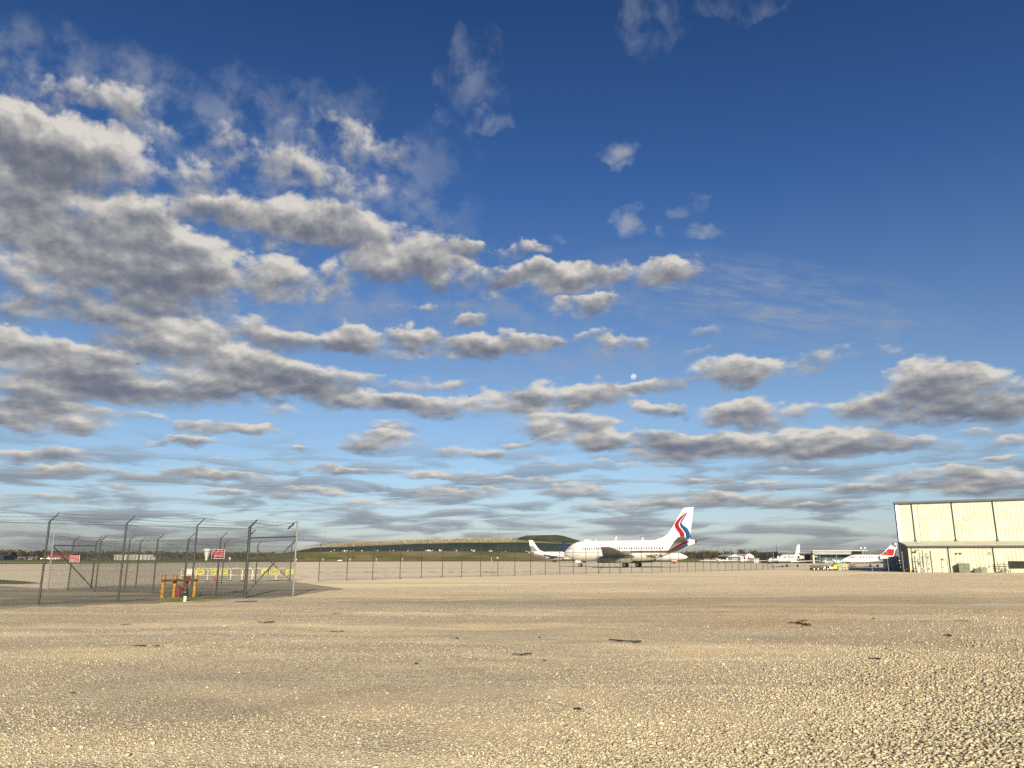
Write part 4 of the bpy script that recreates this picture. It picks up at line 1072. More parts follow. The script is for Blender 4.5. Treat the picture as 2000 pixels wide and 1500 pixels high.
def build_airliners():
    # the white airliner in the middle: port side to us, nose away to the left
    T = ray(1358.5, 1066); Nn = ray(1103, 1083); sc = .92; L = 29.5 * sc; Dt = 134.0
    tail = Vector((T.x / T.y * Dt, Dt, 0)); best = None
    for Dn in np.arange(135, 170, .1):
        n_ = Vector((Nn.x / Nn.y * Dn, Dn, 0)); e = abs((n_ - tail).length - L)
        if best is None or e < best[0]: best = (e, n_)
    root, F = airliner('large white airliner with red and blue swoosh on its fin, centre of the apron', 'parked airliners', 'white')
    place_jet(root, best[1], tail, 29.5)
    sd = 1
    # which side faces the camera
    R3 = root.rotation_euler.to_matrix(); yv = R3 @ Vector((0, 1, 0)); sd = 1 if yv.dot(Vector((0, 0, 0)) - best[1]) > 0 else -1
    fin = [c for c in kids(root) if c.name.startswith('fin')][0]; fus = [c for c in kids(root) if c.name.startswith('fuselage')][0]
    for k in range(34):
        x = 5.6 + k * .535
        o = obj('window', F.band([x, x + .23], [3.50, 3.50], [3.86, 3.86], sd, .012, 2), M['window'], root)
    for x0, w, nm in ((3.6, .9, 'front_door'), (24.6, .8, 'rear_door')):
        z0, z1 = F.at(x0)[0] - .85, F.at(x0)[0] + 1.0; mb = MB()
        P = [F.side(x0, z0, sd, .015), F.side(x0, (z0 + z1) / 2, sd, .015), F.side(x0, z1, sd, .015), F.side(x0 + w, z1, sd, .015), F.side(x0 + w, (z0 + z1) / 2, sd, .015), F.side(x0 + w, z0, sd, .015), F.side(x0, z0, sd, .015)]
        mb.path(P, .022, 5); obj(nm, mb, M['bare_metal'], root)
    X = list(np.linspace(.6, 11.0, 24)); obj('cheatline', F.band(X, [2.82 + .012 * x for x in X], [2.90 + .012 * x for x in X], sd, .012, 1), M['grey_paint'], root)
    X = list(np.linspace(11.0, 24.4, 30)); lo = [2.84 - .02 * (x - 11) / 13 + .0 for x in X]; wd = [.08 + .30 * min(1, (x - 11) / 7) for x in X]
    obj('cheatline', F.band(X, [l + w * .42 for l, w in zip(lo, wd)], [l + w for l, w in zip(lo, wd)], sd, .012, 2), M['magenta'], root)
    obj('cheatline', F.band(X, lo, [l + w * .40 for l, w in zip(lo, wd)], sd, .013, 2), M['navy_paint'], root)
    X = list(np.linspace(24.4, 28.2, 16)); k = [(x - 24.4) / 3.8 for x in X]
    obj('sweeping_stripe', F.band(X, [2.98 + 1.70 * q ** 1.25 for q in k], [3.20 + 1.98 * q ** 1.05 for q in k], sd, .014, 3), M['red_paint'], root)
    obj('sweeping_stripe', F.band(X, [2.82 + 1.30 * q ** 1.35 for q in k], [2.95 + 1.66 * q ** 1.25 for q in k], sd, .016, 3), M['blue_paint'], root)
    # the swoosh on the fin
    def fx(zx): return 29.45 - (1640 - zx) / 50.0
    def fz(zy): return 11.28 - (zy - 108) / 62.0
    redL = [(1572, 166), (1512, 212), (1470, 258), (1444, 302), (1446, 335), (1464, 374), (1490, 412), (1496, 450), (1482, 498)]; redR = [(1568, 182), (1532, 226), (1504, 264), (1486, 300), (1494, 336), (1518, 370), (1540, 412), (1542, 452), (1522, 498)]
    bluL = [(1584, 162), (1540, 224), (1512, 264), (1496, 300), (1504, 334), (1528, 368), (1552, 412), (1554, 452), (1534, 500)]; bluR = [(1586, 168), (1556, 224), (1532, 262), (1516, 290), (1534, 318), (1574, 352), (1598, 404), (1598, 452), (1574, 504)]
    for A, B, m in ((redL, redR, 'red_paint'), (bluL, bluR, 'blue_paint')):
        for s in (1, -1):
            mb = MB(); mb.loft([[(fx(a[0]), s * .215, fz(a[1])), (fx((a[0] + b[0]) / 2), s * .215, fz((a[1] + b[1]) / 2)), (fx(b[0]), s * .215, fz(b[1]))] for a, b in zip(A, B)], False, False)
            obj('swoosh', mb, M[m], fin)
    tm = text_mb('N465TW', .80, .03); mb = MB(); x0 = 21.4
    mb.add([F.side(x0 + v[0] * .95, 2.15 + v[2], sd, .03) for v in tm.v], tm.f)
    if sd < 0: mb = MB().add([F.side(x0 + v[0] * .95, 2.15 + v[2], sd, .03) for v in tm.v], tm.f)
    obj('registration', mb, M['black'], root)
    for x, h in ((12.2, .75), (18.2, .5), (7.5, .18)):
        mb = MB(); mb.loft([[(x, -.04, 5.28), (x + .35, -.04, 5.28), (x + .35, .04, 5.28), (x, .04, 5.28)], [(x + .28, -.02, 5.3 + h), (x + .45, -.02, 5.3 + h), (x + .45, .02, 5.3 + h), (x + .28, .02, 5.3 + h)]]); obj('antenna', mb, M['white'], root)
    # red and white one behind it on the left, nose hidden
    root, F = airliner('white airliner with red cheatlines and grey tail base, partly hidden behind the large airliner', 'parked airliners', 'white', 'white', detail=False)
    D = 318.0; n_, t_ = dp(1141, 1085, D - 6), dp(1033, 1080, D); place_jet(root, Vector((n_.x, n_.y, 0)), Vector((t_.x, t_.y, 0)), 29.5)
    sd = 1 if (root.rotation_euler.to_matrix() @ Vector((0, 1, 0))).y < 0 else -1
    X = list(np.linspace(2.0, 24, 26)); obj('cheatline', F.band(X, [2.98] * 26, [3.30] * 26, sd, .015, 1), M['red_paint'], root); obj('cheatline', F.band(X, [2.40] * 26, [2.68] * 26, sd, .015, 1), M['red_paint'], root)
    X = list(np.linspace(20, 29.2, 16)); obj('grey_tail_base', F.band(X, [F.at(x)[0] - .95 * F.at(x)[2] for x in X], [F.at(x)[0] - .1 * F.at(x)[2] + .045 * (x - 20) ** 1.1 for x in X], sd, .014, 4), M['grey_paint'], root)
    mb = MB(); mb.add([(24.4, sd * .215, 5.6), (27.3, sd * .215, 8.4), (28.9, sd * .215, 8.2), (28.3, sd * .215, 5.0)], [(0, 1, 2, 3)]); obj('grey_fin_base', mb, M['grey_paint'], [c for c in kids(root) if c.name.startswith('fin')][0])
    tm = text_mb('KALITTA CHARTERS', 1.15, .01); mb = MB(); mb.add([F.side(9.4 - sd * -1 * v[0], 4.15 + v[2], sd, .03) for v in tm.v], tm.f); obj('lettering', mb, M['grey_paint'], root)
    # blue finned one: only its tail shows
    root, F = airliner('airliner with dark blue fin, showing only its tail above the large airliner nose', 'parked airliners', 'white', 'navy_paint', detail=False)
    D = 262.0; t_, n_ = dp(1114, 1082, D), dp(1177, 1083, D + 12); place_jet(root, Vector((n_.x, n_.y, 0)), Vector((t_.x, t_.y, 0)), 29.5); root.scale = (root.scale[0] * 1.25, .5, .64)
    mb = MB(); mb.add([(24.2, .22, 6.0), (24.6, .22, 7.2), (25.1, .22, 6.0)], [(0, 1, 2)]); mb.add([(25.9, .22, 6.3), (26.4, .22, 6.7), (26.8, .22, 6.2)], [(0, 1, 2)]); obj('white_star', mb, M['sign_white'], [c for c in kids(root) if c.name.startswith('fin')][0])
    # white one behind, its nose out to the right
    root, F = airliner('white airliner whose nose and red intake covers show right of the large airliner', 'parked airliners', 'white', 'white', detail=False)
    D = 236.0; n_, t_ = dp(1343.5, 1087, D), dp(1141, 1080, D + 26); place_jet(root, Vector((n_.x, n_.y, 0)), Vector((t_.x, t_.y, 0)), 29.5); root.scale = (root.scale[0], .72, .68)
    mb = MB(); mb.lathe([(3.2, .7), (3.9, .7), (4.2, .2)], (0, -.2, .7), 'x', 12); obj('red_gear_cover', mb, M['red_cover'], root)
    mb = MB(); mb.lathe([(9.1, .78), (9.7, .8), (9.9, .3)], (0, -4.85, 1.5), 'x', 14); obj('red_intake_cover', mb, M['red_cover'], root)


FUSBIZ = [(0, 1.55, .03, .03), (.25, 1.56, .26, .24), (.8, 1.62, .46, .45), (1.6, 1.74, .66, .66), (2.4, 1.86, .82, .88), (3.2, 1.92, .88, .96), (4.4, 1.94, .90, .98), (8.6, 1.94, .90, .98), (10.0, 2.02, .80, .84), (11.8, 2.2, .52, .54), (13.2, 2.36, .24, .24), (13.6, 2.4, .10, .10)]


def bizjet(label, name='business_jet', ttail=False, low=False):
    F = Fus(FUSBIZ); root = thing(name, label, 'jet'); obj('fuselage', F.mb(24, 3), M['white'], root, True)
    if ttail:
        fin = obj('fin', fin_mb([(9.0, 2.7), (10.4, 3.1), (12.9, 5.2), (14.3, 5.25), (13.3, 2.5)], .10), M['white'], root)
        for s in (1, -1): obj('red_fin_base', MB().loft([[(x, s * .112, z) for x, z in ((9.3, 2.6), (10.5, 3.12), (12.0, 4.3))], [(x, s * .112, z) for x, z in ((13.0, 2.5), (13.3, 3.1), (13.6, 4.2))]], False, False), M['red_paint'], fin)
        zt, xt, span = 5.15, 12.8, 2.3
    else:
        fin = obj('fin', fin_mb([(9.2, 2.75), (10.6, 3.1), (12.4, 5.3), (13.7, 5.35), (12.9, 2.5)], .12), M['white'], root); zt, xt, span = 3.3, 11.8, 2.6
    for s in (1, -1):
        obj('wing', wing_mb((5.6, s * .6, 1.18), 3.3, (8.2, s * 6.4, 1.5), 1.1), M['white'], root, True)
        obj('stabilizer', wing_mb((xt, s * .1, zt), 1.5, (xt + 1.2, s * span, zt + .12), .7, .10, .09, 4), M['white'], root, True)
        e = MB(); e.lathe([(8.6, .30), (8.52, .38), (8.8, .47), (10.4, .47), (11.3, .36), (11.3, .26), (10.9, .2)], (0, s * 1.42, 2.25), 'x', 18, False); en = obj('engine', e, M['white'], root, True)
        e = MB(); e.lathe([(8.75, .34), (8.7, .12), (8.55, .02)], (0, s * 1.42, 2.25), 'x', 14); obj('engine_intake', e, M['dark_metal'], en, True)
        e = MB(); e.box((9.8, s * .98, 2.2), (1.6, .5, .12)); obj('pylon', e, M['white'], en)
        gear(root, 8.0, s * 1.3, 1.2, .26, .16, .12)
        for x0, x1, z0, z1 in ((1.75, 2.05, 2.12, 2.42), (2.12, 2.5, 2.14, 2.52), (2.58, 2.9, 2.16, 2.52)):
            obj('cockpit_window', F.band([x0, x1], [z0, z0], [z1 - .08, z1], s, .01, 2), M['glass'], root)
        for k in range(5):
            x = 4.0 + k * .75; obj('window', F.band([x, x + .32], [2.12, 2.12], [2.46, 2.46], s, .01, 2), M['glass'], root)
    gear(root, 2.3, 0, 1.1, .22, .14, .10, 'nose_gear')
    return root, F


def put(root, a, b, L):
    place_jet(root, Vector((a.x, a.y, 0)), Vector((b.x, b.y, 0)), L)


def light_plane(label, x0, x1, D, zs=1.0, red=False, group=None, yaw=0.0):
    root = thing('light_aircraft', label, 'light aircraft', group=group)
    F = Fus([(0, 1.05, .06, .06), (.3, 1.05, .35, .35), (1.2, 1.15, .5, .55), (2.2, 1.3, .55, .75), (3.4, 1.3, .5, .65), (5.4, 1.3, .25, .3), (7.2, 1.4, .10, .12)])
    obj('fuselage', F.mb(14, 2), M['white'], root, True); obj('fin', fin_mb([(5.8, 1.4), (6.7, 2.6), (7.4, 2.6), (7.3, 1.3)], .06), M['red_paint' if red else 'white'], root)
    mb = MB(); mb.box((2.5, 0, 1.0), (1.4, 10, .14)); obj('wing', mb, M['white'], root); mb = MB(); mb.box((6.9, 0, 1.45), (.8, 3.2, .08)); obj('stabilizer', mb, M['white'], root)
    for s in (1, -1):
        obj('cockpit_window', F.band([1.6, 2.2, 3.0], [1.5, 1.5, 1.55], [1.72, 1.92, 1.8], s, .012, 2), M['glass'], root)
        gear(root, 2.8, s * 1.1, 1.0, .2, .14, .0)
    gear(root, .7, 0, .9, .18, .12, .0, 'nose_gear'); a, b = dp(x0, 1090, D), dp(x1, 1090, D + yaw); put(root, a, b, 7.3); root.scale[2] *= zs
    return root


def build_small_jets():
    root, F = bizjet('white business jet with blue belly facing us, in front of the open dark hangar')
    D = 146.0; a, b = dp(1519.5, 1090, D - 1.5), dp(1563.5, 1085, D + 6.6); put(root, a, b, 13.6); root.scale = (root.scale[0],) * 3
    for s in (1, -1):
        X = list(np.linspace(.5, 11.0, 22)); obj('blue_belly', F.band(X, [F.at(x)[0] - .99 * F.at(x)[2] for x in X], [F.at(x)[0] - .62 * F.at(x)[2] for x in X], s, .012, 3), M['navy_paint'], root)
    root, F = bizjet('long white jet with red fin and high white tailplane, left of the hangar', 'private_jet', True)
    D = 150.0; a, b = dp(1645, 1100, D), dp(1752, 1096, D + 2); put(root, a, b, 14.0); root.scale[2] *= .95
    for s in (1, -1):
        obj('dark_stripe', F.band(list(np.linspace(8.2, 11.0, 8)), [2.14] * 8, [2.30] * 8, s, .012, 1), M['dark_metal'], root)
        obj('tip_tank', MB().lathe([(6.6, .04), (7.2, .26), (9.2, .26), (10.4, .04)], (0, s * 6.4, 1.5), 'x', 12), M['white'], root, True)
    G = 'small aeroplanes parked round the airfield'
    light_plane('small white aeroplane with red tail below the hedgerow', 1407, 1382, 238, .75, True, G, 8)
    light_plane('small white aeroplane parked left of white gabled building, nose right', 1400, 1422, 262, .6, False, G, 6)
    light_plane('red nosed small aeroplane by the white gabled building', 1446, 1463, 232, .8, True, G, 6)
    light_plane('small pale aeroplane under the glazed hangar front', 1632, 1612, 222, 1.0, False, G, 5)
    light_plane('small blue shaded aeroplane left of business jet nose', 1500, 1521, 222, .8, False, G, 6)
    for i, (x0, x1, lab) in enumerate(((78, 96, 'white aeroplane at the left end of the row before the red barn'), (93, 110, 'white aeroplane directly before the red barn'), (101, 116, 'white aeroplane at the right of the row before the red barn'), (182, 188, 'tiny white aeroplane right of the red barn'), (55, 63, 'tiny white aeroplane before the low grey sheds'))):
        light_plane(lab, x0, x1, 590, 1.0, False, G, 3)


build_hills()
build_woods()
build_airliners()
build_small_jets()


# ------------------------------------------------------------------ buildings
def ribs(mb, p, u, n, L, z0, z1f, pitch=.42, depth=.04):
    """Ribbed steel cladding: a profile run along u, standing from z0 to z1f(s)."""
    prof = []; s_ = 0
    while s_ < L:
        prof += [(s_, 0), (s_ + pitch * .62, 0), (s_ + pitch * .70, depth), (s_ + pitch * .92, depth)]; s_ += pitch
    prof = [q for q in prof if q[0] <= L] + [(L, 0)]
    lo = [p + u * a + n * d + Vector((0, 0, z0)) for a, d in prof]; hi = [p + u * a + n * d + Vector((0, 0, z1f(a))) for a, d in prof]
    return mb.loft([lo, hi], False, False)


def build_hangar():
    A = gp(1778.5, 1117.6); yaw = R(14); u = Vector((math.cos(yaw), -math.sin(yaw), 0)); bk = Vector((math.sin(yaw), math.cos(yaw), 0)); n = -bk
    def hit(px, py, off=0.0):
        """Place on the front wall (pushed back by off) seen at this point of the frame: along, up."""
        r_ = ray(px, py); P0 = A + bk * off; k = bk.dot(P0 - Vector((0, 0, CAM_H))) / bk.dot(r_); p = Vector((0, 0, CAM_H)) + r_ * k
        return (p - A).dot(u), p.z
    Dp = 3.6
    def W(s_, z, off=0.0): return u * s_ + n * off + Vector((0, 0, z))   # local to the root at A
    root = thing('hangar', 'tall cream ribbed steel hangar with lean-to and dark blue eaves at the right edge', 'hangar', A)
    s0, zt0 = hit(1748, 982.5, Dp); s1, zt1 = hit(2000, 973.5, Dp); slope = (zt1 - zt0) / (s1 - s0); Lw = 26.0
    top = lambda a: zt0 + slope * a
    P = bk * Dp + u * s0
    mb = ribs(MB(), P, u, n, Lw, 0, top, .44, .045); obj('main_wall', mb, M['cream'], root)
    # the flank runs off askew behind the front, as its end cannot be seen past the corner
    sk = lambda d: u * (.36 * d)
    K = [P, P + bk * 26 + sk(26), P + bk * 26 + sk(26) + u * (Lw - 12), P + u * Lw]; Z0 = [0, .36 * 26, .36 * 26 + Lw - 12, Lw]
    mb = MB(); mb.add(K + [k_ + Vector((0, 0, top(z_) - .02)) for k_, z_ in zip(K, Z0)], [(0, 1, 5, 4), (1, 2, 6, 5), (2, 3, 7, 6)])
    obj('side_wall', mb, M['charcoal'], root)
    mb = MB(); mb.poly([(-.25, -.35), (Lw + .2, -.35), (.36 * 26 + Lw - 12, 26.2), (.36 * 26 - .2, 26.2)], lambda a, b_, t_: P + u * a + bk * b_ + Vector((0, 0, top(a) + t_)), .0, .06); obj('roof', mb, M['roof_white'], root)
    mb = MB(); mb.loft([[P + n * .10 + u * a + Vector((0, 0, top(a) + d)) for d in (-.14, .10)] + [P + n * .40 + u * a + Vector((0, 0, top(a) + d)) for d in (.10, -.14)] for a in (-.28, Lw + .22)]); obj('eave_gutter', mb, M['blue_trim'], root)
    # white corner, blue downspouts
    mb = MB(); mb.loft([[P + u * a + n * d + Vector((0, 0, z)) for a, d in ((-.04, -.05), (.32, -.05), (.32, .09), (-.04, .09))] for z in (0, top(0) - .18)]); obj('corner_trim', mb, M['white'], root)
    mb = MB(); mb.tube(P + u * -.10 + n * .03, P + u * -.10 + n * .03 + Vector((0, 0, top(0))), .07, n=6); obj('downspout', mb, M['blue_trim'], root)
    Ha = hit(1772, 1066.5)[1]; Hj = Ha + .55
    for x in (1779.5, 1857.5, 1938, 2021):
        a = hit(x, 985, Dp)[0] - s0; mb = MB(); mb.path([P + n * .12 + u * a + Vector((0, 0, z)) for z in (top(a) - .1, Hj + .12)], .055, 6); mb.box(P + n * .14 + u * a + Vector((0, 0, Hj + .16)), (.28, .2, .22), -yaw); obj('downspout', mb, M['blue_trim'] if x < 1790 or x > 1800 else M['blue_trim'], root)
    a = hit(1791, 985, Dp)[0] - s0; mb = MB(); mb.path([P + n * .10 + u * a + Vector((0, 0, z)) for z in (top(a) - .1, Hj + .1)], .035, 6); obj('conduit', mb, M['cream_dark'], root)
    mb = MB(); a0 = hit(1780.5, 985, Dp)[0] - s0; a1 = hit(1790.5, 985, Dp)[0] - s0; mb.loft([[P + u * a + n * d + Vector((0, 0, z)) for a, d in ((a0, .02), (a1, .02), (a1, .07), (a0, .07))] for z in (Hj, top(a0) - .2)]); obj('flat_panel', mb, M['cream'], root)
    a, z = hit(1888, 1012, Dp); mb = MB()
    for k in range(5): mb.box(P + u * (a - s0) + n * .07 + Vector((0, 0, z - .2 + k * .1)), (.72, .06, .045), -yaw)
    mb.box(P + u * (a - s0) + n * .05 + Vector((0, 0, z)), (.86, .04, .56), -yaw); obj('wall_louver', mb, M['cream_dark'], root)
    # lean-to along the front
    Lf = 24.0
    mb = ribs(MB(), Vector((0, 0, 0)), u, n, Lf, 0, lambda a: Ha, .44, .045); obj('lean_to_wall', mb, M['cream'], root)
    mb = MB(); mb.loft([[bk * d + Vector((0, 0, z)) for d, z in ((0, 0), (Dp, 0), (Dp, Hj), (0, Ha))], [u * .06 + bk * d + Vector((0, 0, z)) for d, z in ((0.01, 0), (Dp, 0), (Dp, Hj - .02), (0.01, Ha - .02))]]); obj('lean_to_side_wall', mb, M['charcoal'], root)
    mb = MB(); mb.loft([[u * a + bk * d + Vector((0, 0, z)) for d, z in ((-.28, Ha - .02), (Dp - .06, Hj), (Dp - .06, Hj + .10), (-.28, Ha + .10))] for a in (-.18, Lf + .2)]); obj('lean_to_roof', mb, M['cream'], root)
    mb = MB(); mb.loft([[u * a + n * d + Vector((0, 0, z)) for d, z in ((.30, Ha - .12), (.44, Ha - .12), (.44, Ha + .06), (.30, Ha + .06))] for a in (-.2, Lf + .22)]); obj('lean_to_gutter', mb, M['blue_trim'], root)
    mb = MB(); mb.loft([[u * a + n * d + Vector((0, 0, z)) for a, d in ((-.03, -.03), (.22, -.03), (.22, .08), (-.03, .08))] for z in (0, Ha - .15)]); obj('corner_trim', mb, M['cream_dark'], root)
    for x in (1853, 1940.5, 2030):
        a = hit(x, 1090)[0]; mb = MB(); mb.path([W(a, Ha - .1, .12), W(a, .12, .12), W(a, .04, .3)], .06, 6); obj('downspout', mb, M['blue_trim'], root)
    a = hit(1781.5, 1090)[0]; mb = MB(); mb.path([W(a, Ha - .1, .09), W(a, .05, .09)], .03, 6); obj('conduit', mb, M['dark_metal'], root)
    # door and wall lamp
    a0, zd = hit(1838, 1096.5); a1, _ = hit(1849.5, 1096.5); dm = (a0 + a1) / 2
    mb = MB(); mb.box(W(dm, zd / 2, .06), (a1 - a0, .06, zd), -yaw); d = obj('door', mb, M['cream'], root)
    mb = MB(); mb.path([W(a0, 0.01, .10), W(a0, zd, .10), W(a1, zd, .10), W(a1, 0.01, .10)], .03, 4); obj('door_frame', mb, M['cream_dark'], d)
    mb = MB(); mb.box(W(a0 + .12, zd * .46, .13), (.06, .08, .12), -yaw); obj('handle', mb, M['dark_metal'], d)
    a, z = hit(1840, 1091.8); mb = MB(); mb.box(W(a, z, .12), (.22, .14, .12), -yaw); mb.box(W(a, z - .08, .16), (.16, .1, .06), -yaw); obj('wall_lamp', mb, M['dark_metal'], root)
    for x in (1867.5, 1875.3):
        a, z = hit(x, 1081); mb = MB(); mb.lathe([(0, .13), (.10, .13), (.13, .06)], (0, 0, 0), 'y', 10); c = W(a, z, .05); mb.v = [tuple(c + n * (q[1]) + u * q[0] + Vector((0, 0, q[2]))) for q in mb.v]; obj('round_vent', mb, M['dark_metal'], root, True)
    a, z = hit(1932.5, 1080.6); mb = MB()
    for k in range(4): mb.box(W(a, z - .15 + k * .1, .075), (.42, .05, .05), -yaw)
    obj('wall_louver', mb, M['cream_dark'], root)
    # gooseneck lamp
    a, z = hit(1788.5, 1074.5); mb = MB(); mb.path([W(a, z - .25, .05), W(a, z + .02, .28), W(a, z, .5)], .025, 6); mb.box(W(a, z, .62), (.46, .34, .10), -yaw); obj('flood_lamp', mb, M['dark_metal'], root)
    # window
    a0, z1 = hit(1969, 1096.4); _, z0 = hit(1969, 1109.8); a1 = a0 + 3.6; mb = MB(); mb.box(W((a0 + a1) / 2, (z0 + z1) / 2, .05), (a1 - a0, .04, z1 - z0), -yaw); w = obj('window', mb, M['glass'], root)
    mb = MB(); mb.path([W(a0, z0, .09), W(a1, z0, .09), W(a1, z1, .09), W(a0, z1, .09), W(a0, z0, .09)], .035, 4); obj('window_frame', mb, M['dark_metal'], w)
    mb = MB(); mb.path([W(a0 + 1.0, z0, .085), W(a0 + 1.0, z1, .085)], .03, 4); obj('mullion', mb, M['dark_metal'], w)
    a, z = hit(1932, 1106.5); mb = MB(); mb.box(W(a, z, .09), (.10, .08, .14), -yaw); obj('outlet_box', mb, M['dark_metal'], root)
    # things standing against it
    def at_wall(px, off): a = hit(px, 1110)[0]; q = A + W(a, 0, off); return Vector((q.x, q.y, 0)), a
    p, a = at_wall(1878.3, .75); wdt = hit(1889.5, 1105)[0] - hit(1867, 1105)[0]
    r_ = thing('transformer_cabinet', 'tall olive green electrical cabinet against the cream hangar wall', 'electrical cabinet', p, -yaw); w = wdt * .95
    h = hit(1878, 1101.5, -.75)[1]
    mb = MB(); mb.box((0, 0, h / 2), (w, .7, h)); obj('cabinet', mb, M['green_box'], r_)
    mb = MB(); mb.box((0, 0, h + .03), (w + .10, .8, .07)); obj('lid', mb, M['green_box'], r_)
    mb = MB(); mb.box((.02, -.357, h * .5), (.025, .02, h * .96)); obj('door_seam', mb, M['dark_metal'], r_)
    mb = MB(); mb.box((w * .28, -.36, h * .42), (w * .3, .02, .06)); obj('dark_plate', mb, M['dark_metal'], r_)
    mb = MB(); mb.path([(-w * .1, .2, h), (-w * .1, .2, h + .5)], .03, 6); obj('conduit', mb, M['galv'], r_)
    mb = MB(); mb.path([(w * .05, 0, h + .06), (w * .05, 0, h + .20), (w * .45, 0, h + .20), (w * .45, 0, h + .06)], .018, 5); obj('top_rail', mb, M['galv_light'], r_)
    p, a = at_wall(1902.5, .9); r_ = thing('air_conditioner', 'low dark air conditioning unit right of the tall olive cabinet', 'air conditioner', p, -yaw)
    mb = MB(); mb.box((0, 0, .22), (.75, .6, .42)); obj('casing', mb, M['dark_metal'], r_); mb = MB(); mb.lathe([(.43, .28), (.47, .26), (.48, .08)], n=14); obj('fan_grille', mb, M['charcoal'], r_, True); mb = MB(); mb.box((0, 0, .47), (.6, .5, .03)); obj('lid', mb, M['charcoal'], r_)
    p, a = at_wall(1914, .9); r_ = thing('air_conditioner', 'taller grey green air conditioning unit beside the low dark one', 'air conditioner', p, -yaw)
    mb = MB(); mb.loft([[(x, y, z) for x, y in ((-.38, -.3), (.38, -.3), (.38, .3), (-.38, .3))] for z in (0, .58)] + [[(x, y, .66) for x, y in ((-.30, -.24), (.30, -.24), (.30, .24), (-.30, .24))]]); obj('casing', mb, M['grey_box'], r_)
    for k in range(5):
        mb = MB(); mb.box((0, -.306, .12 + k * .09), (.62, .015, .03)); obj('louver', mb, M['charcoal'], r_)
    mb = MB(); mb.box((.43, 0, .42), (.10, .3, .2)); obj('side_box', mb, M['dark_metal'], r_)
    p, a = at_wall(1957, .7); r_ = thing('pipe_rack', 'low dark pipe rack with clutter under it, left of the dark hangar window', 'rack', p, -yaw)
    for x in (-.62, 0, .62):
        mb = MB(); mb.tube((x, 0, 0), (x, 0, 1.25), .03, n=6); obj('post', mb, M['dark_metal'], r_)
    for z in (.72, .98):
        mb = MB(); mb.tube((-.72, 0, z), (.74, 0, z), .035, n=6); obj('rail', mb, M['dark_metal'], r_)
    for k in range(7):
        mb = MB(); mb.tube((-.5 + k * .14, -.1, .05 + .06 * (k % 3)), (-.3 + k * .13, .1, .35 + .09 * (k % 2)), .05, .03, 6); obj('pipe_fitting', mb, M['dark_metal'], r_)
    p, a = at_wall(1971, .75); mb = MB(); mb.lathe([(0, .06), (.10, .06), (.13, .09), (.17, .05)], n=8); o = obj('ground_cap', mb, M['dark_metal'], smooth=True, loc=gp(1995, 1118)); tag(o, 'small dark capped fitting on the ground below the dark window', 'cap')
    # white tubs and barrels by the gate
    for x, h, r0, lab in ((1789.5, .62, .20, 'white plastic drum at the left foot of the hangar gate posts'), (1799.5, .55, .16, 'narrower white plastic drum between the steel gate posts')):
        p, a = at_wall(x, 1.1); r_ = thing('plastic_drum', lab, 'drum', p, 0, 'white drums by the hangar'); mb = MB(); mb.lathe([(0, r0), (.05, r0 * 1.05), (h * .5, r0 * 1.06), (h * .95, r0 * 1.02), (h, r0 * .9)], n=14); obj('body', mb, M['white_pvc'], r_, True); mb = MB(); mb.lathe([(h, r0 * .95), (h + .05, r0 * .95), (h + .06, r0 * .4)], n=14); obj('lid', mb, M['white_pvc'], r_, True)
    p = gp(1779.5, 1117.4); r_ = thing('rusty_drum', 'rust brown drum at the dark corner of the lean-to', 'drum', p + Vector((-.3, -.4, 0))); mb = MB(); mb.lathe([(0, .24), (.27, .24), (.28, .255), (.30, .24), (.55, .24), (.56, .255), (.58, .24), (.84, .24)], n=14); obj('body', mb, M['rust'], r_, True); mb = MB(); mb.lathe([(.84, .245), (.87, .245)], n=14); obj('lid', mb, M['dark_metal'], r_)
    # the rolling gate parked by the wall
    p, a = at_wall(1797, 1.5); r_ = thing('rolling_gate', 'steel rolling gate posts with rollers standing at the left end of the lean-to', 'gate', p, -yaw)
    for x, h, rr in ((-.25, 2.35, .05), (.08, 2.6, .06), (.42, 2.3, .05), (.95, 2.55, .06)):
        mb = MB(); mb.tube((x, 0, 0), (x, 0, h), rr, n=8); obj('post', mb, M['galv'] if x < .9 else M['post'], r_, True)
    for z in (.35, 1.1, 1.9): mb = MB(); mb.tube((-.25, -.05, z), (.95, -.05, z), .03, n=6); obj('rail', mb, M['galv'], r_)
    for z in (.4, 1.7):
        mb = MB(); mb.lathe([(-.05, .10), (.05, .10)], (.58, -.1, z), 'y', 10); obj('roller', mb, M['dark_metal'], r_)
    for k in range(5): mb = MB(); mb.tube((.42, -.04, .5 + k * .4), (.86, -.04, .72 + k * .4), .02, n=5); obj('lattice_bar', mb, M['galv'], r_)
    return A, u, bk


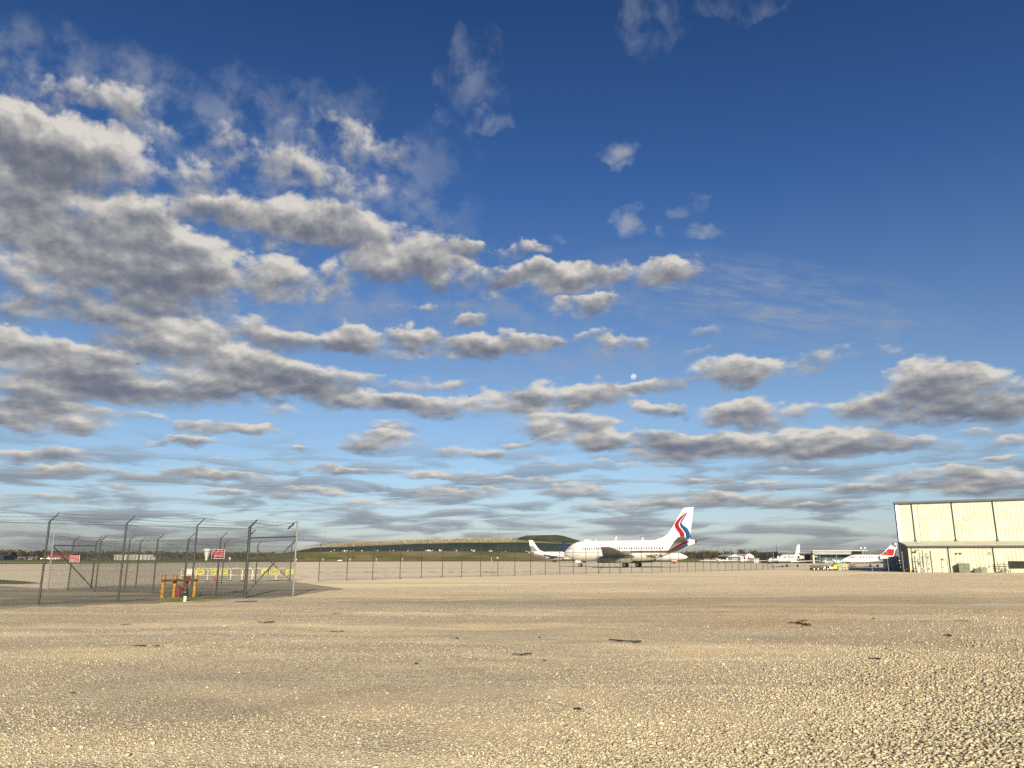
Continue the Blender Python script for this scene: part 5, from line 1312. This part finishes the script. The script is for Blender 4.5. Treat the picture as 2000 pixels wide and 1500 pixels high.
def build_right_yard():
    # shrink-wrapped pallets against the lean-to's dark end
    G = 'wrapped pallets behind the fence'
    for x0, x1, yt, lab, k in ((1727, 1738, 1091, 'lowest wrapped pallet stack, left of the heap by the dark wall', 0), (1738, 1748, 1087, 'tallest wrapped pallet stack in the middle of the heap by the dark wall', 1), (1748, 1757, 1086, 'wrapped pallet stack touching the dark lean-to wall', 2)):
        a, b = gp(x0, 1113.5), gp(x1, 1113.5); c = (a + b) / 2; w = (b - a).length * .97; h = dp(x0, yt, a.y).z
        r_ = thing('pallet_stack', lab, 'pallet stack', c, 0, G)
        mb = MB()
        for z in (.07,): mb.box((0, 0, z + .05), (w, 1.0, .03))
        for x in (-.42, 0, .42): mb.box((x * w, 0, .05), (.10, 1.0, .10))
        obj('pallet', mb, M['wood'], r_)
        r = np.random.default_rng(60 + k); rings = []
        for j in range(9):
            f = j / 8; ww = w * .5 * (1 - .22 * f * r.uniform(.4, 1)); dd = .5 * (1 - .2 * f); rings.append([(math.copysign(abs(math.cos(t_)) ** .5, math.cos(t_)) * ww * r.uniform(.88, 1.04), math.copysign(abs(math.sin(t_)) ** .5, math.sin(t_)) * dd, .14 + (h - .14) * f) for t_ in np.linspace(0, 2 * PI, 15)[:-1]])
        mb = MB(); mb.loft(rings); obj('wrapped_load', mb, M['wrap'], r_)
        for j in range(4):
            mb = MB(); mb.box((r.uniform(-.3, .3) * w, -.50, h * r.uniform(.25, .85)), (w * r.uniform(.2, .45), .06, h * r.uniform(.06, .16))); obj('box', mb, M[('sign_white', 'wrap', 'roof_white', 'beige_wall')[j]], r_)
    # yellow railed stand and dark trailer in front of the jets
    a, b = gp(1643, 1113.6), gp(1671, 1113.6); L = (b - a).length; r_ = thing('railed_platform', 'low yellow railed platform in front of the long white jet', 'platform', a)
    H = .78
    for k in range(6):
        mb = MB(); mb.tube((L * k / 5, 0, 0), (L * k / 5, 0, H), .035, n=6); obj('post', mb, M['pale_yellow'], r_)
    for z in (.22, .5, H): mb = MB(); mb.tube((0, 0, z), (L, 0, z), .03, n=6); obj('rail', mb, M['pale_yellow'], r_)
    for k in range(5): mb = MB(); mb.tube((L * (k + .1) / 5, .25, .05), (L * (k + .9) / 5, .25, H), .03, n=5); obj('brace', mb, M['yellow'], r_)
    mb = MB(); mb.box((L * .5, .5, .1), (L, .9, .08)); obj('deck', mb, M['yellow_rust'], r_)
    p = gp(1640, 1114); r_ = thing('utility_box', 'small teal utility box at the left end of the yellow railing', 'utility box', p); mb = MB(); mb.box((0, 0, .3), (.45, .4, .6)); obj('casing', mb, M['teal_pale'], r_); mb = MB(); mb.box((0, 0, .62), (.5, .45, .05)); obj('lid', mb, M['charcoal'], r_)
    a, b = gp(1586, 1114), gp(1622, 1114); L = (b - a).length; r_ = thing('tow_trailer', 'low rusty dark tow trailer on the apron below the open hangar', 'trailer', a)
    mb = MB(); mb.box((L * .45, .4, .55), (L * .86, 1.2, .12)); mb.box((L * .45, -.19, .45), (L * .86, .06, .14)); obj('bed', mb, M['dark_metal'], r_)
    for k in range(7): mb = MB(); mb.tube((L * (.05 + k * .125), -.15, .5), (L * (.09 + k * .125), .3, .72), .05, n=6); obj('load_bar', mb, M['dark_metal'], r_)
    for x in (.10, .32, .62, .84): wheel(r_, (L * x, -.12), .20, .13); wheel(r_, (L * x, .92), .20, .13)
    mb = MB(); mb.tube((L * .88, .4, .5), (L * 1.12, .4, .22), .05, n=6); obj('tow_bar', mb, M['white_dirty'], r_)
    for k in range(3): mb = MB(); mb.box((L * (.72 + k * .1), -.2, .40), (.5, .05, .18)); obj('white_panel', mb, M['white_dirty'], r_)
    a = gp(1629, 1113.6); r_ = thing('tow_tractor', 'small yellow and white tow tractor right of the rusty trailer', 'tractor', a)
    mb = MB(); mb.loft([[(x, y, z) for y, z in ((-.45, .18), (.45, .18), (.45, zt), (-.45, zt))] for x, zt in ((-.85, .45), (-.2, .48), (-.1, .75), (.6, .8), (.75, .5))]); obj('body', mb, M['yellow'], r_)
    mb = MB(); mb.box((.28, 0, .88), (.5, .6, .16)); obj('seat', mb, M['dark_metal'], r_)
    for x in (-.5, .45): wheel(r_, (x, -.45), .2, .16); wheel(r_, (x, .45), .2, .16)
    mb = MB(); mb.box((-.5, -.46, .35), (.5, .03, .2)); obj('white_panel', mb, M['white'], r_)


def shed(name, label, cat, x0, x1, D, y_eave, y_ridge, depth, wall, roof, group=None, ridge_along=True, ybase=None):
    a, b = dp(x0, 1090, D), dp(x1, 1090, D); w = (b - a).length; he, hr = dp(x0, y_eave, D).z, dp(x0, y_ridge, D).z
    r_ = thing(name, label, cat, (a.x, D, 0), group=group)
    mb = MB(); mb.box((w / 2, depth / 2, he / 2), (w, depth, he)); obj('wall', mb, M[wall], r_)
    mb = MB(); o = .3
    if ridge_along: mb.loft([[(x, -o, he - .05), (x, depth + o, he - .05), (x, depth + o, he + .12), (x, depth / 2, hr), (x, -o, he + .12)] for x in (-o, w + o)])
    else:
        mb.loft([[(-o, y, he - .05), (w + o, y, he - .05), (w + o, y, he + .12), (w / 2, y, hr), (-o, y, he + .12)] for y in (-o, depth + o)])
    obj('roof', mb, M[roof], r_); return r_, w, he


def build_far_buildings():
    # left, across the airfield
    G = 'pale sheds across the airfield'
    for i, (x0, x1, lab) in enumerate(((222.5, 258.5, 'left one of two pale flat sheds before the far wood'), (259.5, 299, 'right one of two pale flat sheds before the far wood'))):
        r_, w, he = shed('storage_shed', lab, 'shed', x0, x1, 560, 1083.8, 1082.9, 12, 'beige_wall', 'roof_white', G)
        for k in range(5): mb = MB(); mb.box((w * (.1 + .2 * k), -.06, he * .46), (w * .13, .08, he * .86)); obj('door', mb, M['roof_grey'], r_)
    r_, w, he = shed('storage_shed', 'tiny pale lean shed right of the two pale flat sheds', 'shed', 299.5, 304, 556, 1088, 1087, 5, 'beige_wall', 'roof_grey', G); mb = MB(); mb.box((w * .5, -.06, he * .4), (w * .5, .08, he * .8)); obj('door', mb, M['roof_grey'], r_)
    r_, w, he = shed('barn', 'brick red barn with red roof behind the parked white aeroplanes', 'barn', 90, 136, 620, 1084.5, 1079, 20, 'barn_red', 'barn_red'); mb = MB(); mb.box((w * .82, -.1, he * .42), (w * .12, .1, he * .8)); obj('door', mb, M['charcoal'], r_)
    mb = MB(); mb.box((w * .62, -.1, he * .55), (w * .18, .08, he * .25)); obj('window', mb, M['charcoal'], r_)
    for i, (x0, x1, lab) in enumerate(((34, 51, 'low grey roofed open shed left of the white aeroplanes'), (55, 73, 'low grey roofed open shed nearest the white aeroplanes'))):
        r_, w, he = shed('open_shed', lab, 'shed', x0, x1, 612, 1088.2, 1087.2, 10, 'charcoal', 'roof_grey', 'low grey sheds'); mb = MB(); mb.box((w * .5, -.08, he * .4), (w * .5, .1, he * .75)); obj('opening', mb, M['black'], r_)
    r_, w, he = shed('hangar', 'dark navy shed at the far left edge before the wood', 'hangar', -30, 7, 606, 1085.6, 1084.4, 14, 'navy_paint', 'charcoal'); mb = MB(); mb.box((w * .6, -.08, he * .45), (w * .3, .1, he * .8)); obj('door', mb, M['black'], r_)
    # flared white tower
    D = 520; b = dp(403.5, 1092.5, D); b.z = 0; h = dp(403.5, 1071.8, D).z; r_ = thing('antenna_tower', 'white flared tower with wide flat top before the far wood', 'tower', b)
    mb = MB(); mb.lathe([(0, 1.0), (h * .15, .95), (h * .30, 1.35), (h * .60, 1.75), (h * .74, 1.9), (h * .80, 2.35)], n=20); obj('shaft', mb, M['white'], r_, True)
    mb = MB(); mb.lathe([(h * .80, 2.5), (h * .86, 2.62), (h * .96, 2.55), (h * .965, 2.2), (h, 2.0)], n=20); obj('flared_top', mb, M['white'], r_, True)
    mb = MB(); mb.box((.9, -1.2, h * .34), (.5, 1.0, h * .5)); obj('stair_shaft', mb, M['white_dirty'], r_)
    p = dp(449, 1090, 500); p.z = 0; r_ = thing('radar_dome', 'small white dome on a stub, right of the flared tower', 'dome', p); z = dp(449, 1090.2, 500).z; mb = MB(); mb.lathe([(z - .7 + .7 * (1 - math.cos(t_)), .75 * math.sin(t_)) for t_ in np.linspace(.05, PI - .05, 9)], n=14); obj('dome', mb, M['white'], r_, True); mb = MB(); mb.tube((0, 0, 0), (0, 0, max(.3, z - .6)), .3, n=8); obj('stub', mb, M['white_dirty'], r_)
    # tall thin masts on the horizon
    for x, yt, D, lab in ((373, 1003, 760, 'tall hair thin radio mast above the far wood'), (632.5, 1018, 700, 'hair thin mast at the left end of the landfill'), (974.5, 1004, 720, 'hair thin mast behind the middle of the landfill'), (1518, 1061, 300, 'dark radio mast beside the open hangar')):
        b = dp(x, 1089, D); b.z = 0; h = dp(x, yt, D).z; r_ = thing('radio_mast', lab, 'mast', b, 0, 'thin radio masts'); mb = MB(); mb.path([(0, 0, 0), (0, 0, h * .7), (0, 0, h)], [.10, .07, .03] if D > 400 else [.12, .12, .05], 5); obj('pole', mb, M['post'], r_)
        mb = MB(); mb.box((0, 0, h * .9), (.5, .05, .05)); obj('cross_arm', mb, M['post'], r_)
    # taxiway lights and little white markers
    G = 'small white airfield markers'
    for i, (x, y, s_, lab) in enumerate(((579, 1092.2, .5, 'white marker at the left foot of the landfill bank'), (631, 1092, .45, 'white marker below the left end of dark tarp'), (684, 1092, .5, 'white marker below the palest litter patch'), (735, 1092, .45, 'white marker left of the long white board'), (786, 1091.6, .4, 'white marker right of the long white board'), (972, 1089.5, .9, 'round white marker, largest on the landfill bank'), (960, 1090, .35, 'tiny marker left of the largest round one'))):
        D = 366; p = dp(x, y, D); p.z = 0; r_ = thing('airfield_marker', lab, 'marker', p, 0, G); z = max(.4, dp(x, y, D).z); mb = MB(); mb.tube((0, 0, 0), (0, 0, z), .06, n=5); obj('post', mb, M['white_dirty'], r_); mb = MB(); mb.lathe([(z - s_ * .5, s_ * .3), (z, s_ * .55), (z + s_ * .5, s_ * .3)], n=8); obj('head', mb, M['white'], r_)
    p = gp(748, 1094.6); r_ = thing('airfield_board', 'long low white board at the foot of the grass bank', 'board', (p.x, 365, 0)); mb = MB(); mb.box((0, 0, .45), (2.0, .1, .35)); obj('panel', mb, M['white'], r_); mb = MB(); mb.box((-.7, 0, .14), (.08, .08, .28)); obj('leg', mb, M['white_dirty'], r_); mb = MB(); mb.box((.7, 0, .14), (.08, .08, .28)); obj('leg', mb, M['white_dirty'], r_)
    # white gabled building among the trees, right
    r_, w, he = shed('workshop', 'dark sided workshop with grey gable left of the white gabled house', 'workshop', 1424, 1446, 300, 1087.4, 1082.2, 16, 'charcoal', 'roof_white', None, False)
    mb = MB(); mb.box((w * .5, -.08, he * .4), (w * .6, .1, he * .7)); obj('door', mb, M['roof_grey'], r_)
    r_, w, he = shed('house', 'white gabled house with pale roof behind the small aeroplanes', 'house', 1438, 1471, 310, 1086.2, 1081.8, 18, 'roof_white', 'roof_white', None, True)
    for k in (.2, .42, .64): mb = MB(); mb.box((w * k, -.06, he * .55), (w * .08, .08, he * .3)); obj('window', mb, M['charcoal'], r_)
    mb = MB(); mb.loft([[(w * x, y, he * z) for x, z in ((.50, .0), (1.0, .0), (1.0, 1.02), (.75, 1.48), (.50, 1.02))] for y in (-1.2, 2)]); obj('gable_wing', mb, M['white_dirty'], r_)
    mb = MB(); mb.box((w * .75, -1.28, he * .35), (w * .3, .1, he * .65)); obj('garage_door', mb, M['charcoal'], r_)
    r_, w, he = shed('storage_box', 'pale grey metal storage box right of the white gabled house', 'storage box', 1472.5, 1482, 262, 1091, 1090.6, 3, 'roof_white', 'roof_grey'); mb = MB(); mb.box((w * .5, -.05, he * .5), (w * .4, .06, he * .8)); obj('door', mb, M['beige_wall'], r_)
    # open hangar with a dark mouth
    D = 246; a, b = dp(1521, 1090, D), dp(1585, 1090, D); w = (b - a).length; zt, zl = dp(1583, 1076, D).z, dp(1525, 1078, D).z; zo = dp(1583, 1082.2, D).z
    r_ = thing('hangar', 'open hangar with a black mouth and low dark sloping roof behind the business jet', 'hangar', (a.x, D, 0))
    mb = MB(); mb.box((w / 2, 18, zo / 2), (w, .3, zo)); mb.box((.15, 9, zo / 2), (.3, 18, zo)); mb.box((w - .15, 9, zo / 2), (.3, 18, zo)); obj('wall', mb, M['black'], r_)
    mb = MB(); mb.loft([[(-.4, y, zl - .5), (w * .5, y, zo + .1), (w + .1, y, zo + .2), (w + .1, y, zt), (w * .5, y, zt - .15), (-.4, y, zl)] for y in (-.6, 18.4)]); obj('roof', mb, M['charcoal'], r_)
    mb = MB(); mb.loft([[(-.4, y, zl + .02), (w + .1, y, zt + .02), (w + .1, y, zt + .12), (-.4, y, zl + .12)] for y in (-.7, .2)]); obj('roof_edge', mb, M['roof_grey'], r_)
    mb = MB()
    for k in range(14): x = w * (.05 + .068 * k); mb.tube((x, -.75, zo + .2), (x + w * .04, -.75, zo + (zt - zo) * .85), .07, n=4)
    obj('roof_truss', mb, M['roof_grey'], r_)
    mb = MB(); mb.box((w + .35, -.5, zo * .5), (.5, .7, zo)); obj('door_pillar', mb, M['beige_wall'], r_)
    for x in (.16, .52):
        mb = MB(); mb.box((w * x, -.3, zo * .25), (w * .02, .3, zo * .5)); obj('tie_post', mb, M['dark_metal'], r_)
    # glazed hangar beside it
    a, b = dp(1586.5, 1090, D), dp(1690, 1090, D); w = (b - a).length; zr, zb, zc = dp(1640, 1076.2, D).z, dp(1640, 1080.6, D).z, dp(1640, 1082.6, D).z
    r_ = thing('hangar', 'long grey hangar with pale roof band and blue glazed doors', 'hangar', (a.x, D, 0))
    mb = MB(); mb.box((w / 2, 11, zc / 2), (w, 20, zc)); obj('wall', mb, M['teal_glass'], r_)
    mb = MB(); mb.box((w / 2, 10, (zr + zb) / 2), (w + .6, 22.6, zr - zb)); obj('roof', mb, M['roof_grey'], r_)
    mb = MB(); mb.box((w / 2, -1.4, zr + .1), (w + .7, .3, .22)); obj('roof_edge', mb, M['roof_white'], r_)
    mb = MB(); mb.box((w / 2, -.3, (zb + zc) / 2 - .02), (w + .2, 2.2, zb - zc - .04)); obj('pale_band', mb, M['roof_white'], r_)
    mb = MB(); mb.box((w * .055, .5, zc * .5), (w * .10, .9, zc)); obj('door_pillar', mb, M['beige_wall'], r_)
    mb = MB(); mb.box((w * .62, .93, zc * .20), (w * .74, .12, zc * .40)); obj('door_panel', mb, M['teal_pale'], r_)
    for k in range(7): mb = MB(); mb.box((w * (.20 + .115 * k), .86, zc * .5), (.14, .14, zc)); obj('mullion', mb, M['charcoal'], r_)
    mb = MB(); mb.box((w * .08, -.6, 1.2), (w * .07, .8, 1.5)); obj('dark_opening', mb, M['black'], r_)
    for x0, x1, z0, z1, m, nm in ((1595, 1606, 0, 1.9, 'charcoal', 'crate'),): pass
    # cream building with a sign panel, purple-red rooftop board
    D = 238; a, b = dp(1686, 1090, D), dp(1752, 1090, D); w = (b - a).length; z0, z1, z2 = dp(1690, 1090, D).z, dp(1690, 1083.2, D).z, dp(1690, 1080, D).z
    r_ = thing('terminal', 'low dark roofed building with a cream sign panel behind the long white jet', 'building', (a.x, D, 0))
    mb = MB(); mb.box((w / 2, 8, z2 / 2), (w, 14, z2)); obj('wall', mb, M['teal_glass'], r_)
    mb = MB(); mb.box((w / 2, 7.6, z2 + .15), (w + .8, 15.4, .9)); obj('roof', mb, M['charcoal'], r_)
    mb = MB(); mb.box((w * .19, .85, (z1 + z0) / 2 - .3), (w * .345, .2, z1 - z0 + .9)); s_ = obj('sign_panel', mb, M['cream'], r_)
    mb = MB(); mb.path([(w * (.19 + .14 * math.cos(t_)), .70, (z1 + z0) / 2 - .35 + .62 * math.sin(t_)) for t_ in np.linspace(-.3, PI + .3, 14)], .07, 5); obj('arched_mark', mb, M['yellow_rust'], s_)
    mb = MB(); mb.box((w * .72, 1.0, z2 * .42), (w * .4, .3, z2 * .8)); obj('dark_glazing', mb, M['glass'], r_)
    mb = MB(); mb.box((w * .84, 3, dp(1740, 1078, D).z), (w * .34, 6, .95)); obj('dark_parapet', mb, M['navy_paint'], r_)
    a = dp(1689, 1078, 236); b = dp(1724, 1078, 236); w = (b - a).length; r_ = thing('rooftop_board', 'faded maroon board with pale patches on the roof of the low dark building', 'board', (a.x, 239, z2 + .6)); zz = dp(1689, 1076.2, 236).z - z2 - .6
    mb = MB(); mb.box((w * .5, 0, zz / 2), (w, .2, zz)); obj('panel', mb, mat('maroon_board', (.14, .05, .07), .7, 0, .4, .5), r_)
    for x, ww in ((.17, .8), (.34, 1.0), (.60, .5), (.72, .5)): mb = MB(); mb.box((w * x, -.13, zz * .5), (ww, .05, zz * .4)); obj('pale_patch', mb, M['beige_wall'], r_)
    # lamp standard and beacon pole
    b = dp(1687, 1090, 236); b.z = 0; h = dp(1687, 1070.8, 236).z; r_ = thing('lamp_standard', 'twin headed floodlight pole behind the long white jet', 'floodlight', b); mb = MB(); mb.tube((0, 0, 0), (0, 0, h), .09, .07, 7); obj('pole', mb, M['galv'], r_); mb = MB(); mb.tube((-.75, 0, h), (.75, 0, h), .05, n=6); obj('cross_arm', mb, M['galv'], r_)
    for x in (-.62, .62): mb = MB(); mb.box((x, -.1, h + .10), (.42, .3, .3)); obj('lamp_head', mb, M['white'], r_)
    b = dp(1749.5, 1090, 170); b.z = 0; r_ = thing('floodlight_mast', 'mast with three stacked floodlights beside the upper corner of the hangar', 'floodlight', b); zt = dp(1749.5, 1061, 170).z; mb = MB(); mb.tube((0, 0, 0), (0, 0, zt + .2), .07, n=7); obj('pole', mb, M['post'], r_)
    for y in (1062.5, 1066.5, 1070.5): z = dp(1749.5, y, 170).z; mb = MB(); mb.lathe([(-.32, .21), (-.1, .19), (.1, .08)], (.12, 0, z), 'y', 12); o = obj('lamp_head', mb, M['white'], r_, True); mb = MB(); mb.box((-.2, .1, z), (.28, .3, .3)); obj('ballast_box', mb, M['dark_metal'], o)


def build_sky_things():
    D = 9000.0; c = dp(1237.5, 735.5, D); r_ = 6.2 / F_PX * D * 1.02
    me = bpy.data.meshes.new('moon'); bm = bmesh.new(); bmesh.ops.create_uvsphere(bm, u_segments=48, v_segments=24, radius=r_); bm.to_mesh(me); bm.free()
    o = obj('moon', me, M['moon'], smooth=True, loc=c); tag(o, 'small pale daytime moon above the cloud row over the white airliner', 'moon')
    p = dp(267.5, 711, 170); r_ = thing('bird', 'tiny dark bird flying across the left clouds', 'bird', p)
    mb = MB(); F = Fus([(0, 0, .01, .01), (.06, 0, .04, .04), (.2, 0, .07, .07), (.42, 0, .03, .03), (.58, 0, .06, .01)]); b = F.mb(10, 2)
    for s_ in (1, -1): b.loft([[(.10, s_ * .04, .02), (.28, s_ * .04, .02), (.28, s_ * .04, .04), (.10, s_ * .04, .04)], [(.12, s_ * .32, .16), (.28, s_ * .32, .16), (.28, s_ * .32, .175), (.12, s_ * .32, .175)], [(.28, s_ * .62, .08), (.34, s_ * .62, .08), (.34, s_ * .62, .09), (.28, s_ * .62, .09)]])
    obj('body', b, M['plastic_black'], r_, True)


build_hangar()
build_right_yard()
build_far_buildings()
build_sky_things()
